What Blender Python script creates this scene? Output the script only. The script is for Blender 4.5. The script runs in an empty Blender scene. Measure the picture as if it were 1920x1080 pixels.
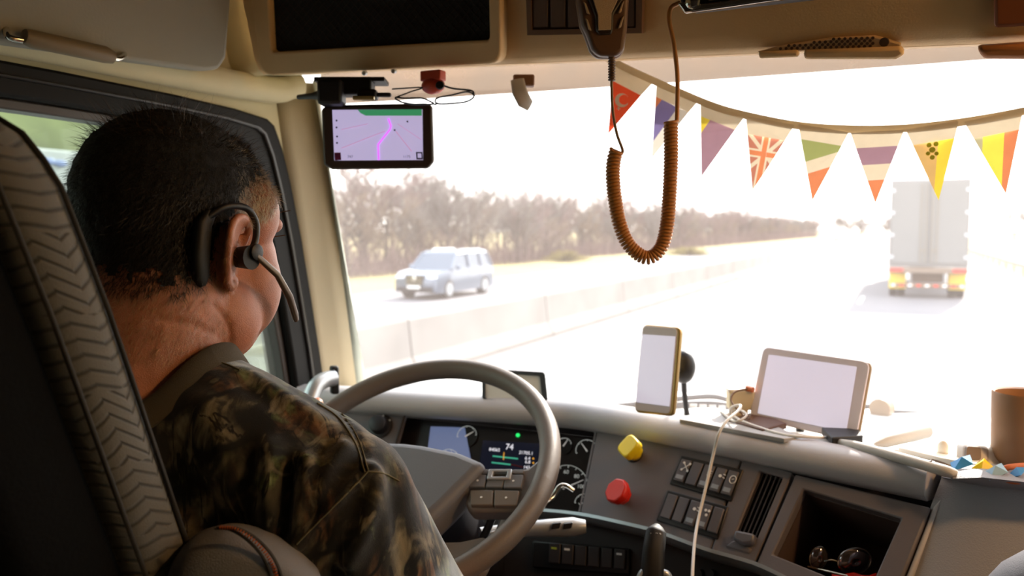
import bpy, bmesh, math, random
import numpy as np
from mathutils import Vector, Matrix, noise as mnoise
from mathutils.bvhtree import BVHTree

random.seed(7); RNG = np.random.default_rng(7)
SC = bpy.context.scene
COL = SC.collection

# ------------------------------------------------------------------ camera, sky, sun, exposure
FPX = 1560.0
YAW = math.atan(730 / FPX); PIT = math.atan(110 / FPX)
CAM = np.array([0.0, 0.0, 2.5])            # metres, truck frame: X right, Y ahead, Z up from the road
cF = np.array([-math.sin(YAW) * math.cos(PIT), math.cos(YAW) * math.cos(PIT), -math.sin(PIT)])
cR = np.array([math.cos(YAW), math.sin(YAW), 0.0]); cU = np.cross(cR, cF)
cam_d = bpy.data.cameras.new('camera'); cam = bpy.data.objects.new('camera', cam_d); COL.objects.link(cam)
cam_d.sensor_width = 36; cam_d.lens = 36 * FPX / 1920; cam_d.clip_start = 0.02; cam_d.clip_end = 2000
cam.location = CAM; cam.rotation_euler = (math.pi / 2 - PIT, 0, YAW)
cam_d.dof.use_dof = True; cam_d.dof.focus_distance = 0.92; cam_d.dof.aperture_fstop = 5.6
SC.camera = cam

SC.view_settings.view_transform = 'Standard'; SC.view_settings.look = 'None'
SC.view_settings.gamma = 1.0; SC.view_settings.use_curve_mapping = False
SC.view_settings.exposure = 0.66

W = bpy.data.worlds.new('sky'); SC.world = W; W.use_nodes = True
nt = W.node_tree; bg = nt.nodes['Background']
tc = nt.nodes.new('ShaderNodeTexCoord'); sp = nt.nodes.new('ShaderNodeSeparateXYZ'); rp = nt.nodes.new('ShaderNodeValToRGB')
nt.links.new(tc.outputs['Generated'], sp.inputs[0]); nt.links.new(sp.outputs['Z'], rp.inputs[0]); nt.links.new(rp.outputs[0], bg.inputs[0])
rp.color_ramp.elements[0].position = 0.0; rp.color_ramp.elements[0].color = (1.0, 0.97, 0.93, 1)
rp.color_ramp.elements[1].position = 0.7; rp.color_ramp.elements[1].color = (0.80, 0.88, 1.0, 1)
bg.inputs[1].default_value = 2.6

sun_d = bpy.data.lights.new('sun', 'SUN'); sun = bpy.data.objects.new('sun', sun_d); COL.objects.link(sun)
sun_d.energy = 7.5; sun_d.color = (1.0, 0.92, 0.82); sun_d.angle = math.radians(1.2)
SAZ = math.radians(9); SEL = math.radians(32)   # ahead of the truck, a little to the right
sdir = Vector((math.sin(SAZ) * math.cos(SEL), math.cos(SAZ) * math.cos(SEL), math.sin(SEL)))
sun.rotation_euler = sdir.to_track_quat('Z', 'Y').to_euler(); sun.location = (3, 12, 12)

# ------------------------------------------------------------------ projection helpers used while modelling
def ray(x, y): return cF + cR * ((x - 960) / FPX) + cU * ((540 - y) / FPX)
def at(x, y, d): return CAM + ray(x, y) * d
def proj(P):
    d = np.asarray(P, float) - CAM; z = d @ cF
    return np.stack([960 + FPX * (d @ cR) / z, 540 - FPX * (d @ cU) / z], -1)
def nrm(v): v = np.asarray(v, float); return v / np.linalg.norm(v)
class Plane:
    """u to the right, v down, n towards the cab"""
    def __init__(s, o, u, v):
        s.o = np.asarray(o, float); s.u = nrm(u); s.v = nrm(np.asarray(v) - np.dot(v, s.u) * s.u); s.n = np.cross(s.v, s.u)
        if np.dot(s.n, CAM - s.o) < 0: s.n = -s.n
    def hit(s, x, y, off=0.0):
        o = s.o + s.n * off; r = ray(x, y); return CAM + r * (np.dot(o - CAM, s.n) / np.dot(r, s.n))
    def uv(s, x, y): d = s.hit(x, y) - s.o; return np.array([d @ s.u, d @ s.v])
    def p(s, a, b, off=0.0): return s.o + s.u * a + s.v * b + s.n * off
def faceplane(o, yaw_deg, tau_deg):
    a = math.radians(yaw_deg); t = math.radians(tau_deg)
    u = np.array([math.cos(a), -math.sin(a), 0]); h = np.array([-math.sin(a), -math.cos(a), 0])
    return Plane(o, u, h * math.sin(t) - np.array([0, 0, 1.0]) * math.cos(t))

# ------------------------------------------------------------------ materials
def lin(c):
    if isinstance(c, str):
        c = [int(c[i:i + 2], 16) / 255 for i in (0, 2, 4)]
    return tuple(((x / 12.92) if x <= 0.04045 else ((x + 0.055) / 1.055) ** 2.4) for x in c) + (1.0,)
MATS = {}
def mat(name, col, rough=0.6, metal=0.0, vary=0.0, vscale=30, bump=0.0, bscale=400, emit=None, estr=0.0, trans=0.0, sss=0.0, coat=0.0, spec=None, sheen=0.0):
    if name in MATS: return MATS[name]
    m = bpy.data.materials.new(name); m.use_nodes = True; n = m.node_tree.nodes; l = m.node_tree.links
    b = n['Principled BSDF']; c = lin(col)
    b.inputs['Base Color'].default_value = c; b.inputs['Roughness'].default_value = rough; b.inputs['Metallic'].default_value = metal
    b.inputs['Transmission Weight'].default_value = trans; b.inputs['Coat Weight'].default_value = coat
    if spec is not None: b.inputs['Specular IOR Level'].default_value = spec
    if sheen: b.inputs['Sheen Weight'].default_value = sheen; b.inputs['Sheen Roughness'].default_value = 0.5
    if sss:
        b.inputs['Subsurface Weight'].default_value = sss; b.inputs['Subsurface Radius'].default_value = (0.012, 0.004, 0.002); b.inputs['Subsurface Scale'].default_value = 0.6
    if emit is not None:
        b.inputs['Emission Color'].default_value = lin(emit); b.inputs['Emission Strength'].default_value = estr
    tcn = n.new('ShaderNodeTexCoord')
    if vary > 0:
        t = n.new('ShaderNodeTexNoise'); t.inputs['Scale'].default_value = vscale; t.inputs['Detail'].default_value = 5
        r = n.new('ShaderNodeValToRGB'); r.color_ramp.elements[0].position = 0.3; r.color_ramp.elements[1].position = 0.7
        r.color_ramp.elements[0].color = tuple(x * (1 - vary) for x in c[:3]) + (1,); r.color_ramp.elements[1].color = tuple(min(1, x * (1 + vary)) for x in c[:3]) + (1,)
        l.new(tcn.outputs['Object'], t.inputs['Vector']); l.new(t.outputs[0], r.inputs[0]); l.new(r.outputs[0], b.inputs['Base Color'])
    if bump > 0:
        t = n.new('ShaderNodeTexNoise'); t.inputs['Scale'].default_value = bscale; t.inputs['Detail'].default_value = 3
        bp = n.new('ShaderNodeBump'); bp.inputs['Strength'].default_value = bump; bp.inputs['Distance'].default_value = 0.002
        l.new(tcn.outputs['Object'], t.inputs['Vector']); l.new(t.outputs[0], bp.inputs['Height']); l.new(bp.outputs[0], b.inputs['Normal'])
    MATS[name] = m
    return m
def cloth_mat(name, col, tr=0.5):
    if name in MATS: return MATS[name]
    m = bpy.data.materials.new(name); m.use_nodes = True; n = m.node_tree.nodes; l = m.node_tree.links; c = lin(col)
    for x in list(n):
        if x.type != 'OUTPUT_MATERIAL': n.remove(x)
    out = [x for x in n if x.type == 'OUTPUT_MATERIAL'][0]
    d = n.new('ShaderNodeBsdfDiffuse'); t = n.new('ShaderNodeBsdfTranslucent'); mx = n.new('ShaderNodeMixShader'); mx.inputs[0].default_value = tr
    tx = n.new('ShaderNodeTexNoise'); tx.inputs['Scale'].default_value = 60; tcn = n.new('ShaderNodeTexCoord')
    r = n.new('ShaderNodeValToRGB'); r.color_ramp.elements[0].color = tuple(x * .88 for x in c[:3]) + (1,); r.color_ramp.elements[1].color = c
    l.new(tcn.outputs['Object'], tx.inputs['Vector']); l.new(tx.outputs[0], r.inputs[0])
    for s in (d, t): l.new(r.outputs[0], s.inputs[0])
    l.new(d.outputs[0], mx.inputs[1]); l.new(t.outputs[0], mx.inputs[2]); l.new(mx.outputs[0], out.inputs[0])
    MATS[name] = m
    return m
def glass_mat(name, tint='ffffff', veil=0.0, veilcol='fff0e0', refl=1.0, dscale=3.0, dvar=.2):
    m = bpy.data.materials.new(name); m.use_nodes = True; n = m.node_tree.nodes; l = m.node_tree.links
    for x in list(n):
        if x.type != 'OUTPUT_MATERIAL': n.remove(x)
    out = [x for x in n if x.type == 'OUTPUT_MATERIAL'][0]
    t = n.new('ShaderNodeBsdfTransparent'); t.inputs[0].default_value = lin(tint)
    g = n.new('ShaderNodeBsdfGlossy'); g.inputs['Roughness'].default_value = 0.02
    fr = n.new('ShaderNodeLayerWeight'); fr.inputs[0].default_value = 0.25
    mu = n.new('ShaderNodeMath'); mu.operation = 'MULTIPLY'; mu.inputs[1].default_value = refl * 0.5
    l.new(fr.outputs['Fresnel'], mu.inputs[0])
    mx = n.new('ShaderNodeMixShader'); l.new(mu.outputs[0], mx.inputs[0]); l.new(t.outputs[0], mx.inputs[1]); l.new(g.outputs[0], mx.inputs[2])
    last = mx
    if veil > 0:
        d = n.new('ShaderNodeBsdfTranslucent'); d.inputs[0].default_value = lin(veilcol)
        tx = n.new('ShaderNodeTexNoise'); tx.inputs['Scale'].default_value = dscale; tx.inputs['Detail'].default_value = 6; tcn = n.new('ShaderNodeTexCoord')
        l.new(tcn.outputs['Object'], tx.inputs['Vector'])
        mr = n.new('ShaderNodeMapRange'); mr.inputs[1].default_value = 0.25; mr.inputs[2].default_value = 0.75; mr.inputs[3].default_value = veil * (1 - dvar); mr.inputs[4].default_value = veil * (1 + dvar)
        l.new(tx.outputs[0], mr.inputs[0])
        m2 = n.new('ShaderNodeMixShader'); l.new(mr.outputs[0], m2.inputs[0]); l.new(mx.outputs[0], m2.inputs[1]); l.new(d.outputs[0], m2.inputs[2]); last = m2
    l.new(last.outputs[0], out.inputs[0]); MATS[name] = m
    return m

M = dict(
    beige=mat('beige_trim', 'cfc49e', .65, bump=.15, bscale=300, vary=.05, vscale=8),
    beige_panel=mat('overhead_panel', '9a978c', .75, bump=.25, bscale=260),
    tan=mat('console_tan', 'dcba8a', .6, bump=.2, bscale=350, vary=.06, vscale=6),
    tan_dark=mat('console_recess', '4a3426', .7),
    mesh=mat('dark_net', '17110d', .85, bump=.5, bscale=500),
    dark=mat('black_plastic', '17151a', .5, bump=.1), black=mat('matte_black', '0b0a0a', .6),
    rubber=mat('window_rubber', '0a0807', .6, bump=.08, spec=.25),
    pillar=mat('pillar_trim', 'c4b698', .6, bump=.1), pillar_lit=mat('pillar_lit_edge', 'c3cabf', .5),  # edge is the same trim with daylight painted into a paler colour
    face=mat('dash_face', '635d60', .55, bump=.15, bscale=600), facelow=mat('dash_lower', '231e20', .6, bump=.2, bscale=500),
    lip=mat('dash_lip', 'b4b2b6', .42, bump=.1, bscale=700), top=mat('dash_top', 'c6c2bc', .6, bump=.2, bscale=600),
    sw=mat('switch_grey', '5c5a60', .4), swdark=mat('switch_bezel', '120f11', .4),
    icon=mat('icon_white', 'e8e8e8', .5), trim=mat('satin_trim', 'a6aab0', .3, .6),
    wheel=mat('wheel_leather', '6a6058', .45, bump=.25, bscale=900), hub=mat('hub_cover', '6a6a6f', .5, bump=.15, bscale=700),
    chrome=mat('chrome', 'd8d4cc', .12, 1.0), silver=mat('silver_paint', 'b8bcc0', .3, .5),
    cord=mat('cord_flare_orange', 'bc7c3c', .5), micb=mat('mic_body', '624634', .45, bump=.1), grill=mat('mic_grill', 'b49c7c', .45, .4, bump=.8, bscale=1200),  # lens-flare orange painted into the cord; mic body and grill lightened likewise
    yellow=mat('yellow_plastic', 'f2d40c', .35), red=mat('red_plastic', 'd42310', .35),
    white=mat('white_plastic', 'ece8e2', .4), paper=mat('paper', 'f2ede2', .8),
    screen=mat('tablet_screen', 'c9c2d2', .12, spec=.8), bezelw=mat('tablet_bezel', 'dcd4dc', .25), gold=mat('phone_case', 'a88c58', .3, .5),
    cupb=mat('cup_brown', '9c7452', .5), orange=mat('orange_strap', 'c46a3a', .6), blue=mat('blue_wrap', '3a8ed0', .5),
    stitch=mat('orange_thread', 'b5561c', .7), seatback=mat('seat_shell', '030303', .85, bump=.3, spec=.15),
    concrete=mat('concrete', '77736f', .9, vary=.14, vscale=.8), road=mat('asphalt', '6a686b', .9, vary=.08, vscale=.3), line=mat('road_line', 'd0ccc4', .8),
    grass=mat('dry_grass', '857848', .95, vary=.3, vscale=.25), trunk=mat('bark', '40362f', .9), twig=mat('twigs', '8b6a62', .9, vary=.25, vscale=.5),
    suv=mat('car_paint', '5d6878', .25, .4, coat=.6), tyre=mat('tyre', '17171a', .8), glassdark=mat('car_glass', '39485a', .08, spec=.8),
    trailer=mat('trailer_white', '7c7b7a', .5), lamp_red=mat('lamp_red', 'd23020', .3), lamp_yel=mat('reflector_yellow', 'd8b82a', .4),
    skin=mat('skin', 'b4765a', .42, sss=.25, vary=.10, vscale=60, bump=.35, bscale=900),
)

# ------------------------------------------------------------------ object helpers
WL = {}
def link(o, parent=None):
    COL.objects.link(o)
    if parent is not None: o.parent = parent
    return o
def tag(o, label, cat, group=None, kind=None):
    if label: o['label'] = label
    if cat: o['category'] = cat
    if group: o['group'] = group
    if kind: o['kind'] = kind
    return o
def thing(name, loc, label=None, cat=None, group=None, kind=None):
    o = bpy.data.objects.new(name, None); o.empty_display_size = 0.05; o.location = [float(x) for x in loc]; link(o)
    WL[o] = np.asarray(loc, float); return tag(o, label, cat, group, kind)
def obj(name, V, Fc, m, parent=None, smooth=None, bevel=0.0, bseg=2, mats=None, fm=None, subsurf=0, solid=0.0):
    V = np.asarray(V, float)
    if parent is not None: loc = WL[parent]
    else: loc = np.array([(V[:, 0].min() + V[:, 0].max()) / 2, (V[:, 1].min() + V[:, 1].max()) / 2, V[:, 2].min()])
    me = bpy.data.meshes.new(name); me.from_pydata((V - loc).tolist(), [], [list(map(int, f)) for f in Fc])
    bm = bmesh.new(); bm.from_mesh(me); bmesh.ops.recalc_face_normals(bm, faces=bm.faces); bm.to_mesh(me); bm.free()
    for mm in (mats or [m]): me.materials.append(mm)
    if fm is not None:
        for p, k in zip(me.polygons, fm): p.material_index = k
    if smooth is not None:
        for p in me.polygons: p.use_smooth = True
        me.set_sharp_from_angle(angle=math.radians(smooth))
    o = bpy.data.objects.new(name, me); link(o, parent); WL[o] = loc
    if parent is None: o.location = loc.tolist()
    if solid:
        s = o.modifiers.new('solid', 'SOLIDIFY'); s.thickness = solid; s.offset = 0
    if subsurf:
        s = o.modifiers.new('sub', 'SUBSURF'); s.levels = s.render_levels = subsurf
    if bevel:
        b = o.modifiers.new('bevel', 'BEVEL'); b.width = bevel; b.segments = bseg; b.limit_method = 'ANGLE'; b.angle_limit = math.radians(35); b.harden_normals = False
        for p in me.polygons: p.use_smooth = True
        me.set_sharp_from_angle(angle=math.radians(40))
    return o
class MB:
    def __init__(s): s.V = []; s.F = []; s.K = []
    def add(s, V, F, k=0):
        b = len(s.V); s.V += [tuple(v) for v in V]; s.F += [[i + b for i in f] for f in F]; s.K += [k] * len(F); return s
    def box(s, c, h, ax=None, k=0):
        c = np.asarray(c, float); ax = np.eye(3) if ax is None else np.asarray(ax)
        V = [c + ax[0] * h[0] * i + ax[1] * h[1] * j + ax[2] * h[2] * q for i in (-1, 1) for j in (-1, 1) for q in (-1, 1)]
        return s.add(V, [(0, 1, 3, 2), (4, 6, 7, 5), (0, 4, 5, 1), (2, 3, 7, 6), (0, 2, 6, 4), (1, 5, 7, 3)], k)
    def tube(s, pts, r, n=8, cap=True, k=0, closed=False):
        P = [np.asarray(p, float) for p in pts]; N = len(P); rr = r if hasattr(r, '__len__') else [r] * N
        T = [nrm(P[(i + 1) % N] - P[i - 1]) if closed else nrm(P[min(i + 1, N - 1)] - P[max(i - 1, 0)]) for i in range(N)]
        a = np.array([0, 0, 1.0]) if abs(T[0][2]) < .9 else np.array([1.0, 0, 0])
        nn = nrm(np.cross(T[0], a)); V = []; F = []
        for i in range(N):
            nn = nrm(nn - np.dot(nn, T[i]) * T[i]); bb = np.cross(T[i], nn)
            for j in range(n):
                q = 2 * math.pi * j / n; V.append(P[i] + rr[i] * (math.cos(q) * nn + math.sin(q) * bb))
        for i in range(N if closed else N - 1):
            for j in range(n): F.append((i * n + j, i * n + (j + 1) % n, ((i + 1) % N) * n + (j + 1) % n, ((i + 1) % N) * n + j))
        if cap and not closed: F += [list(range(n))[::-1], [(N - 1) * n + j for j in range(n)]]
        return s.add(V, F, k)
    def loft(s, rings, closed=True, cap=False, k=0):
        n = len(rings[0]); V = [p for r in rings for p in r]; F = []
        for i in range(len(rings) - 1):
            for j in range(n if closed else n - 1): F.append((i * n + j, i * n + (j + 1) % n, (i + 1) * n + (j + 1) % n, (i + 1) * n + j))
        if cap: F += [list(range(n))[::-1], [(len(rings) - 1) * n + j for j in range(n)]]
        return s.add(V, F, k)
    def disc(s, c, axis, prof, n=24, k=0):
        """lathe: prof list of (radius, offset along axis), closed by caps"""
        ax = nrm(axis); a = np.array([0, 0, 1.0]) if abs(ax[2]) < .9 else np.array([1.0, 0, 0]); e1 = nrm(np.cross(ax, a)); e2 = np.cross(ax, e1); c = np.asarray(c, float)
        return s.loft([[c + ax * h + r * (math.cos(2 * math.pi * j / n) * e1 + math.sin(2 * math.pi * j / n) * e2) for j in range(n)] for r, h in prof], True, True, k)
    def ellipsoid(s, c, r, rot=None, nu=20, nv=12, k=0):
        c = np.asarray(c, float); R_ = np.eye(3) if rot is None else np.asarray(rot)
        rings = []
        for i in range(1, nv):
            t = math.pi * i / nv; rings.append([c + R_ @ np.array([r[0] * math.sin(t) * math.cos(2 * math.pi * j / nu), r[1] * math.sin(t) * math.sin(2 * math.pi * j / nu), r[2] * math.cos(t)]) for j in range(nu)])
        return s.loft(rings, True, True, k)
    def prism(s, P, n, z0, z1, k=0):
        P = [np.asarray(p, float) for p in P]; n = np.asarray(n, float); N = len(P)
        V = [p + n * z0 for p in P] + [p + n * z1 for p in P]
        return s.add(V, [list(range(N))[::-1], [N + i for i in range(N)]] + [(i, (i + 1) % N, N + (i + 1) % N, N + i) for i in range(N)], k)
    def ring(s, A, B, n, z0, z1, k=0):
        """frame between outer loop A and inner loop B, extruded along n"""
        A = [np.asarray(p, float) for p in A]; B = [np.asarray(p, float) for p in B]; n = np.asarray(n, float); N = len(A)
        V = [p + n * z0 for p in A] + [p + n * z0 for p in B] + [p + n * z1 for p in A] + [p + n * z1 for p in B]; F = []
        for i in range(N):
            j = (i + 1) % N
            F += [(2 * N + i, 2 * N + j, 3 * N + j, 3 * N + i), (i, N + i, N + j, j), (i, j, 2 * N + j, 2 * N + i), (N + i, 3 * N + i, 3 * N + j, N + j)]
        return s.add(V, F, k)
    def obj(s, name, m, parent=None, **kw):
        if 'mats' in kw: kw['fm'] = s.K
        return obj(name, s.V, s.F, m, parent, **kw)
def plate(name, pl, px, z0, z1, m, parent=None, bevel=0.002, **kw):
    return MB().prism([pl.hit(*p) for p in px], pl.n, z0, z1).obj(name, m, parent, bevel=bevel, **kw)
def frame(name, pl, A, B, z0, z1, m, parent=None, bevel=0.002):
    return MB().ring([pl.hit(*p) for p in A], [pl.hit(*p) for p in B], pl.n, z0, z1).obj(name, m, parent, bevel=bevel)
def spline(P, n=12, closed=False):
    P = [np.asarray(p, float) for p in P]; N = len(P); out = []
    for i in range(N if closed else N - 1):
        p0, p1, p2, p3 = (P[(i - 1) % N] if closed or i > 0 else 2 * P[0] - P[1]), P[i], P[(i + 1) % N], (P[(i + 2) % N] if closed or i + 2 < N else 2 * P[-1] - P[-2])
        for k in range(n):
            t = k / n; out.append(.5 * ((2 * p1) + (p2 - p0) * t + (2 * p0 - 5 * p1 + 4 * p2 - p3) * t * t + (3 * p1 - p0 - 3 * p2 + p3) * t ** 3))
    if not closed: out.append(P[-1])
    return out
def rrect(w, h, r, n=4):
    P = []
    for cx, cy, a0 in ((w / 2 - r, h / 2 - r, 0), (-w / 2 + r, h / 2 - r, 90), (-w / 2 + r, -h / 2 + r, 180), (w / 2 - r, -h / 2 + r, 270)):
        for k in range(n + 1):
            a = math.radians(a0 + 90 * k / n); P.append((cx + r * math.cos(a), cy + r * math.sin(a)))
    return P
def roundquad(Q, f=0.12, n=4):
    """rounded 3D quad outline, f = corner share of the edge"""
    Q = [np.asarray(q, float) for q in Q]; P = []
    for i in range(4):
        a, b, c = Q[i - 1], Q[i], Q[(i + 1) % 4]; L = min(np.linalg.norm(a - b), np.linalg.norm(c - b)) * f
        s = b + nrm(a - b) * L; e = b + nrm(c - b) * L
        for k in range(n + 1):
            t = k / n; P.append((1 - t) ** 2 * s + 2 * t * (1 - t) * b + t * t * e)
    return P
def textobj(name, s, pl, x, y, hpx, m, parent, off=0.001, align='CENTER'):
    cu = bpy.data.curves.new(name, 'FONT'); cu.body = s; cu.size = 1.0; cu.align_x = align; cu.align_y = 'CENTER'
    t = bpy.data.objects.new(name, cu); COL.objects.link(t); dg = bpy.context.evaluated_depsgraph_get()
    me = bpy.data.meshes.new_from_object(t.evaluated_get(dg)); bpy.data.objects.remove(t); bpy.data.curves.remove(cu)
    V = np.array([v.co for v in me.vertices]); F = [list(p.vertices) for p in me.polygons]; bpy.data.meshes.remove(me)
    c = pl.uv(x, y); h = (pl.uv(x, y + hpx / 2) - pl.uv(x, y - hpx / 2))[1] / 0.7
    W_ = [pl.p(c[0] + v[0] * h, c[1] - v[1] * h, off) for v in V]
    return obj(name, W_, F, m, parent)
def evalmesh(o):
    dg = bpy.context.evaluated_depsgraph_get(); dg.update(); return bpy.data.meshes.new_from_object(o.evaluated_get(dg))
def remesh(mb, vox, smooth_it=6, fac=.5):
    """one continuous surface out of overlapping volumes -> (verts, faces)"""
    o = obj('tmp', mb.V, mb.F, None, mats=[M['skin']]); loc = WL[o]
    r = o.modifiers.new('r', 'REMESH'); r.mode = 'VOXEL'; r.voxel_size = vox
    s = o.modifiers.new('s', 'SMOOTH'); s.iterations = smooth_it; s.factor = fac
    me = evalmesh(o); n = len(me.vertices); V = np.empty(n * 3); me.vertices.foreach_get('co', V); V = V.reshape(-1, 3) + loc
    F = [list(p.vertices) for p in me.polygons]; bpy.data.meshes.remove(me); bpy.data.objects.remove(o)
    return V, F
def vnormals(V, F):
    N = np.zeros_like(V); Fq = np.array([f if len(f) == 4 else list(f) + [f[-1]] for f in F]); a = V[Fq[:, 2]] - V[Fq[:, 0]]; b = V[Fq[:, 3]] - V[Fq[:, 1]]
    c = np.cross(a, b)
    for k in range(4): np.add.at(N, Fq[:, k], c)
    return N / (np.linalg.norm(N, axis=1)[:, None] + 1e-12)

# ================================================================== THE SETTING: cab shell
def struct(o): o['kind'] = 'structure'; return o
XL, XR = -1.15, 1.15
struct(MB().box((0, .3, 1.325), (1.2, 1.4, .025)).obj('floor', mat('floor_rubber', '1c1a19', .8)))
struct(MB().box((0, .2, 3.175), (1.2, 1.25, .025)).obj('ceiling', mat('roof_lining', '3f3a33', .9)))
struct(MB().box((0, -1.03, 2.25), (1.2, .03, .925)).obj('wall_rear', mat('sleeper_wall', '2c2927', .8)))
struct(MB().box((0, 1.66, 1.72), (1.2, .03, .37)).obj('wall_front', M['facelow']))
OUT8 = [(-1, 1.35), (-1, 2.9), (-1, 3.15), (1.38, 3.15), (1.40, 2.80), (1.60, 2.1), (1.62, 1.7), (1.62, 1.35)]
def chai(L, n=2):
    for _ in range(n):
        o = []
        for i in range(len(L)):
            a, b = np.array(L[i]), np.array(L[(i + 1) % len(L)]); o += [tuple(a * .75 + b * .25), tuple(a * .25 + b * .75)]
        L = o
    return L
OPN8 = [(.10, 2.02), (.10, 2.68), (.15, 2.735), (1.27, 2.735), (1.35, 2.69), (1.475, 2.13), (1.47, 2.05), (1.43, 2.02)]
INN8 = [(.17, 2.08), (.17, 2.65), (.21, 2.685), (1.20, 2.685), (1.265, 2.645), (1.375, 2.17), (1.37, 2.10), (1.34, 2.08)]
GLS8 = [(.185, 2.095), (.185, 2.64), (.22, 2.67), (1.19, 2.67), (1.25, 2.635), (1.36, 2.17), (1.355, 2.11), (1.33, 2.095)]
MID8 = [tuple((np.array(a) + np.array(b)) / 2) for a, b in zip(OPN8, INN8)]
OPN8c, INN8c, GLS8c = chai(OPN8), chai(INN8), chai(GLS8)
gl_side = glass_mat('side_glass', 'dfe8e0', veil=.015, refl=.9)
for side, x in (('left', XL), ('right', XR)):
    s = 1 if x < 0 else -1
    yz = lambda L, xx: [(xx, a, b) for a, b in L]
    struct(MB().ring(yz(OUT8, x), yz(MID8 if s > 0 else [(max(a, .62), b) for a, b in MID8], x), (-s, 0, 0), 0, .05).obj('wall_' + side, M['beige']))
    w = MB().ring(yz(OPN8c, x), yz(INN8c, x), (s, 0, 0), -.05, .012).obj('window_%d' % (2 if s > 0 else 3), M['rubber'], bevel=.008); struct(w)
    MB().ring(yz(INN8c, x), yz(GLS8c, x), (s, 0, 0), -.045, -.005).obj('seal', mat('seal_grey', '4b4644', .35), w, bevel=.003)
    G1 = [tuple(np.array(a) * .62 + np.array(b) * .38) for a, b in zip(OPN8c, INN8c)]; G2 = [tuple(np.array(a) * .5 + np.array(b) * .5) for a, b in zip(OPN8c, INN8c)]
    MB().ring(yz(G1, x), yz(G2, x), (s, 0, 0), .008, .018).obj('gasket_ridge', mat('gasket', '1c1816', .35), w, bevel=.003)
    MB().prism(yz(GLS8c, x), (s, 0, 0), -.028, -.024).obj('pane', gl_side, w)
    r = MB().tube(spline([(x + s * .01, -.9, 2.765), (x + s * .022, .3, 2.765), (x + s * .022, 1.2, 2.768), (x + s * .035, 1.36, 2.79)], 6), .026, 12).obj('trim_%d' % (1 if s > 0 else 2), M['beige'], smooth=60); struct(r)
    # windscreen pillar: cab-side trim and the edge along the glass, painted paler for daylight
    rows = []
    for t in np.linspace(0, 1, 9):
        z = 2.80 + (2.0 - 2.80) * t; yw = 1.372 + .27 * t * .78; yf = OPN8[4][0] + (1.50 - OPN8[4][0]) * t - .01
        rows.append([(x, yf - .01, z), (x + s * .012, yf + .015, z), (x + s * .03, yf + .045, z), (x + s * .05, yf + .065, z), (x + s * .062, yw + .005, z)])
    rr = np.array(rows)
    p = thing('trim_%d' % (3 if s > 0 else 4), (x, 1.45, 2.0), kind='structure')
    MB().loft([r[:4].tolist() for r in rr], False).obj('pillar_cover', M['pillar'], p, smooth=60, solid=.004)
    MB().loft([r[3:].tolist() for r in rr], False).obj('pillar_lit_edge', M['pillar_lit'], p, smooth=60, solid=.004)
    if s > 0:
        c = rr[7, 3:].mean(0); MB().disc(c + np.array([.002, -.004, 0]), (.8, -.6, 0), [(.016, -.002), (.016, .003), (.013, .005)], 20).obj('screw_cap', M['pillar_lit'], p, smooth=40)
# windscreen, gently curved
def ws(x, t):
    q = (x / 1.1) ** 2
    return np.array([x, (1.66 - .075 * q) * (1 - t) + (1.435 - .06 * q) * t, 2.08 + .76 * t])
G = [[ws(x, t) for x in np.linspace(-1.12, 1.12, 25)] for t in np.linspace(0, 1, 9)]
wsm = glass_mat('windscreen_glass', 'fdfdfb', veil=.06, veilcol='fff0e8', refl=.5, dscale=5)  # translucent layer lays a painted glare veil over the view outside
o = MB().loft(G, False).obj('window_1', wsm, smooth=80); struct(o)
struct(MB().box((0, 1.86, 1.98), (1.15, .16, .125)).obj('cowl', mat('cowl_white', 'c8c6c2', .5), bevel=.03))
# smoky sun visor strip outside the top of the glass
vm = glass_mat('smoky_visor', 'a8a098', veil=.17, veilcol='c0a894', refl=1.0, dscale=11, dvar=.6)
G = [[(x, 1.50 - .05 * (x / 1.1) ** 2 + dy, z) for x in np.linspace(-1.14, 1.14, 15)] for z, dy in ((2.768, .03), (2.85, .02), (2.98, 0))]
tag(MB().loft(G, False).obj('sun_visor', vm, smooth=80, solid=.004), 'smoky brown sun visor strip above the windscreen glass', 'visor')

# overhead console -------------------------------------------------
def zb(x): return float(np.interp(x, [-1.15, -1.02, -.4, .13, 1.15], [2.785, 2.779, 2.752, 2.728, 2.74]))
con = thing('overhead_console', (0, 1.2, 2.73), 'tan overhead console spanning the top of the windscreen', 'console')
prof = [(1.44, .05), (1.33, .022), (1.245, .008), (1.238, .016), (1.225, .016), (1.215, .004), (1.20, 0.0), (1.188, .006), (1.178, .022), (1.168, .06), (1.145, .14), (1.125, .22), (1.10, .42)]
MB().loft([[(x, y, zb(x) + dz) for y, dz in prof] for x in np.linspace(-1.06, 1.15, 36)], False).obj('shell', M['tan'], con, smooth=50)
MB().loft([[(x, y + .03, zb(x) + dz + .004) for y, dz in prof] for x in np.linspace(-1.15, -1.05, 4)], False).obj('corner_trim', M['beige'], con, smooth=50)
PH = Plane((-.4, 1.163, 2.80), (1, 0, -.045), (0, .04, -.16))
q = [(474, -70), (925 + 22, -70), (947, 118), (500, 141)]; q2 = [(512, -60), (924, -60), (926, 74), (520, 97)]
A = roundquad([PH.hit(*p) for p in q], .14); B = roundquad([PH.hit(*p) for p in q2], .06)
MB().ring(A, B, PH.n, -.01, .016).obj('pocket_frame', M['tan'], con, bevel=.006, bseg=3)
np_ = MB().prism(B, PH.n, -.008, .002).obj('net_pocket', M['mesh'], con)
net = MB()
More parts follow.
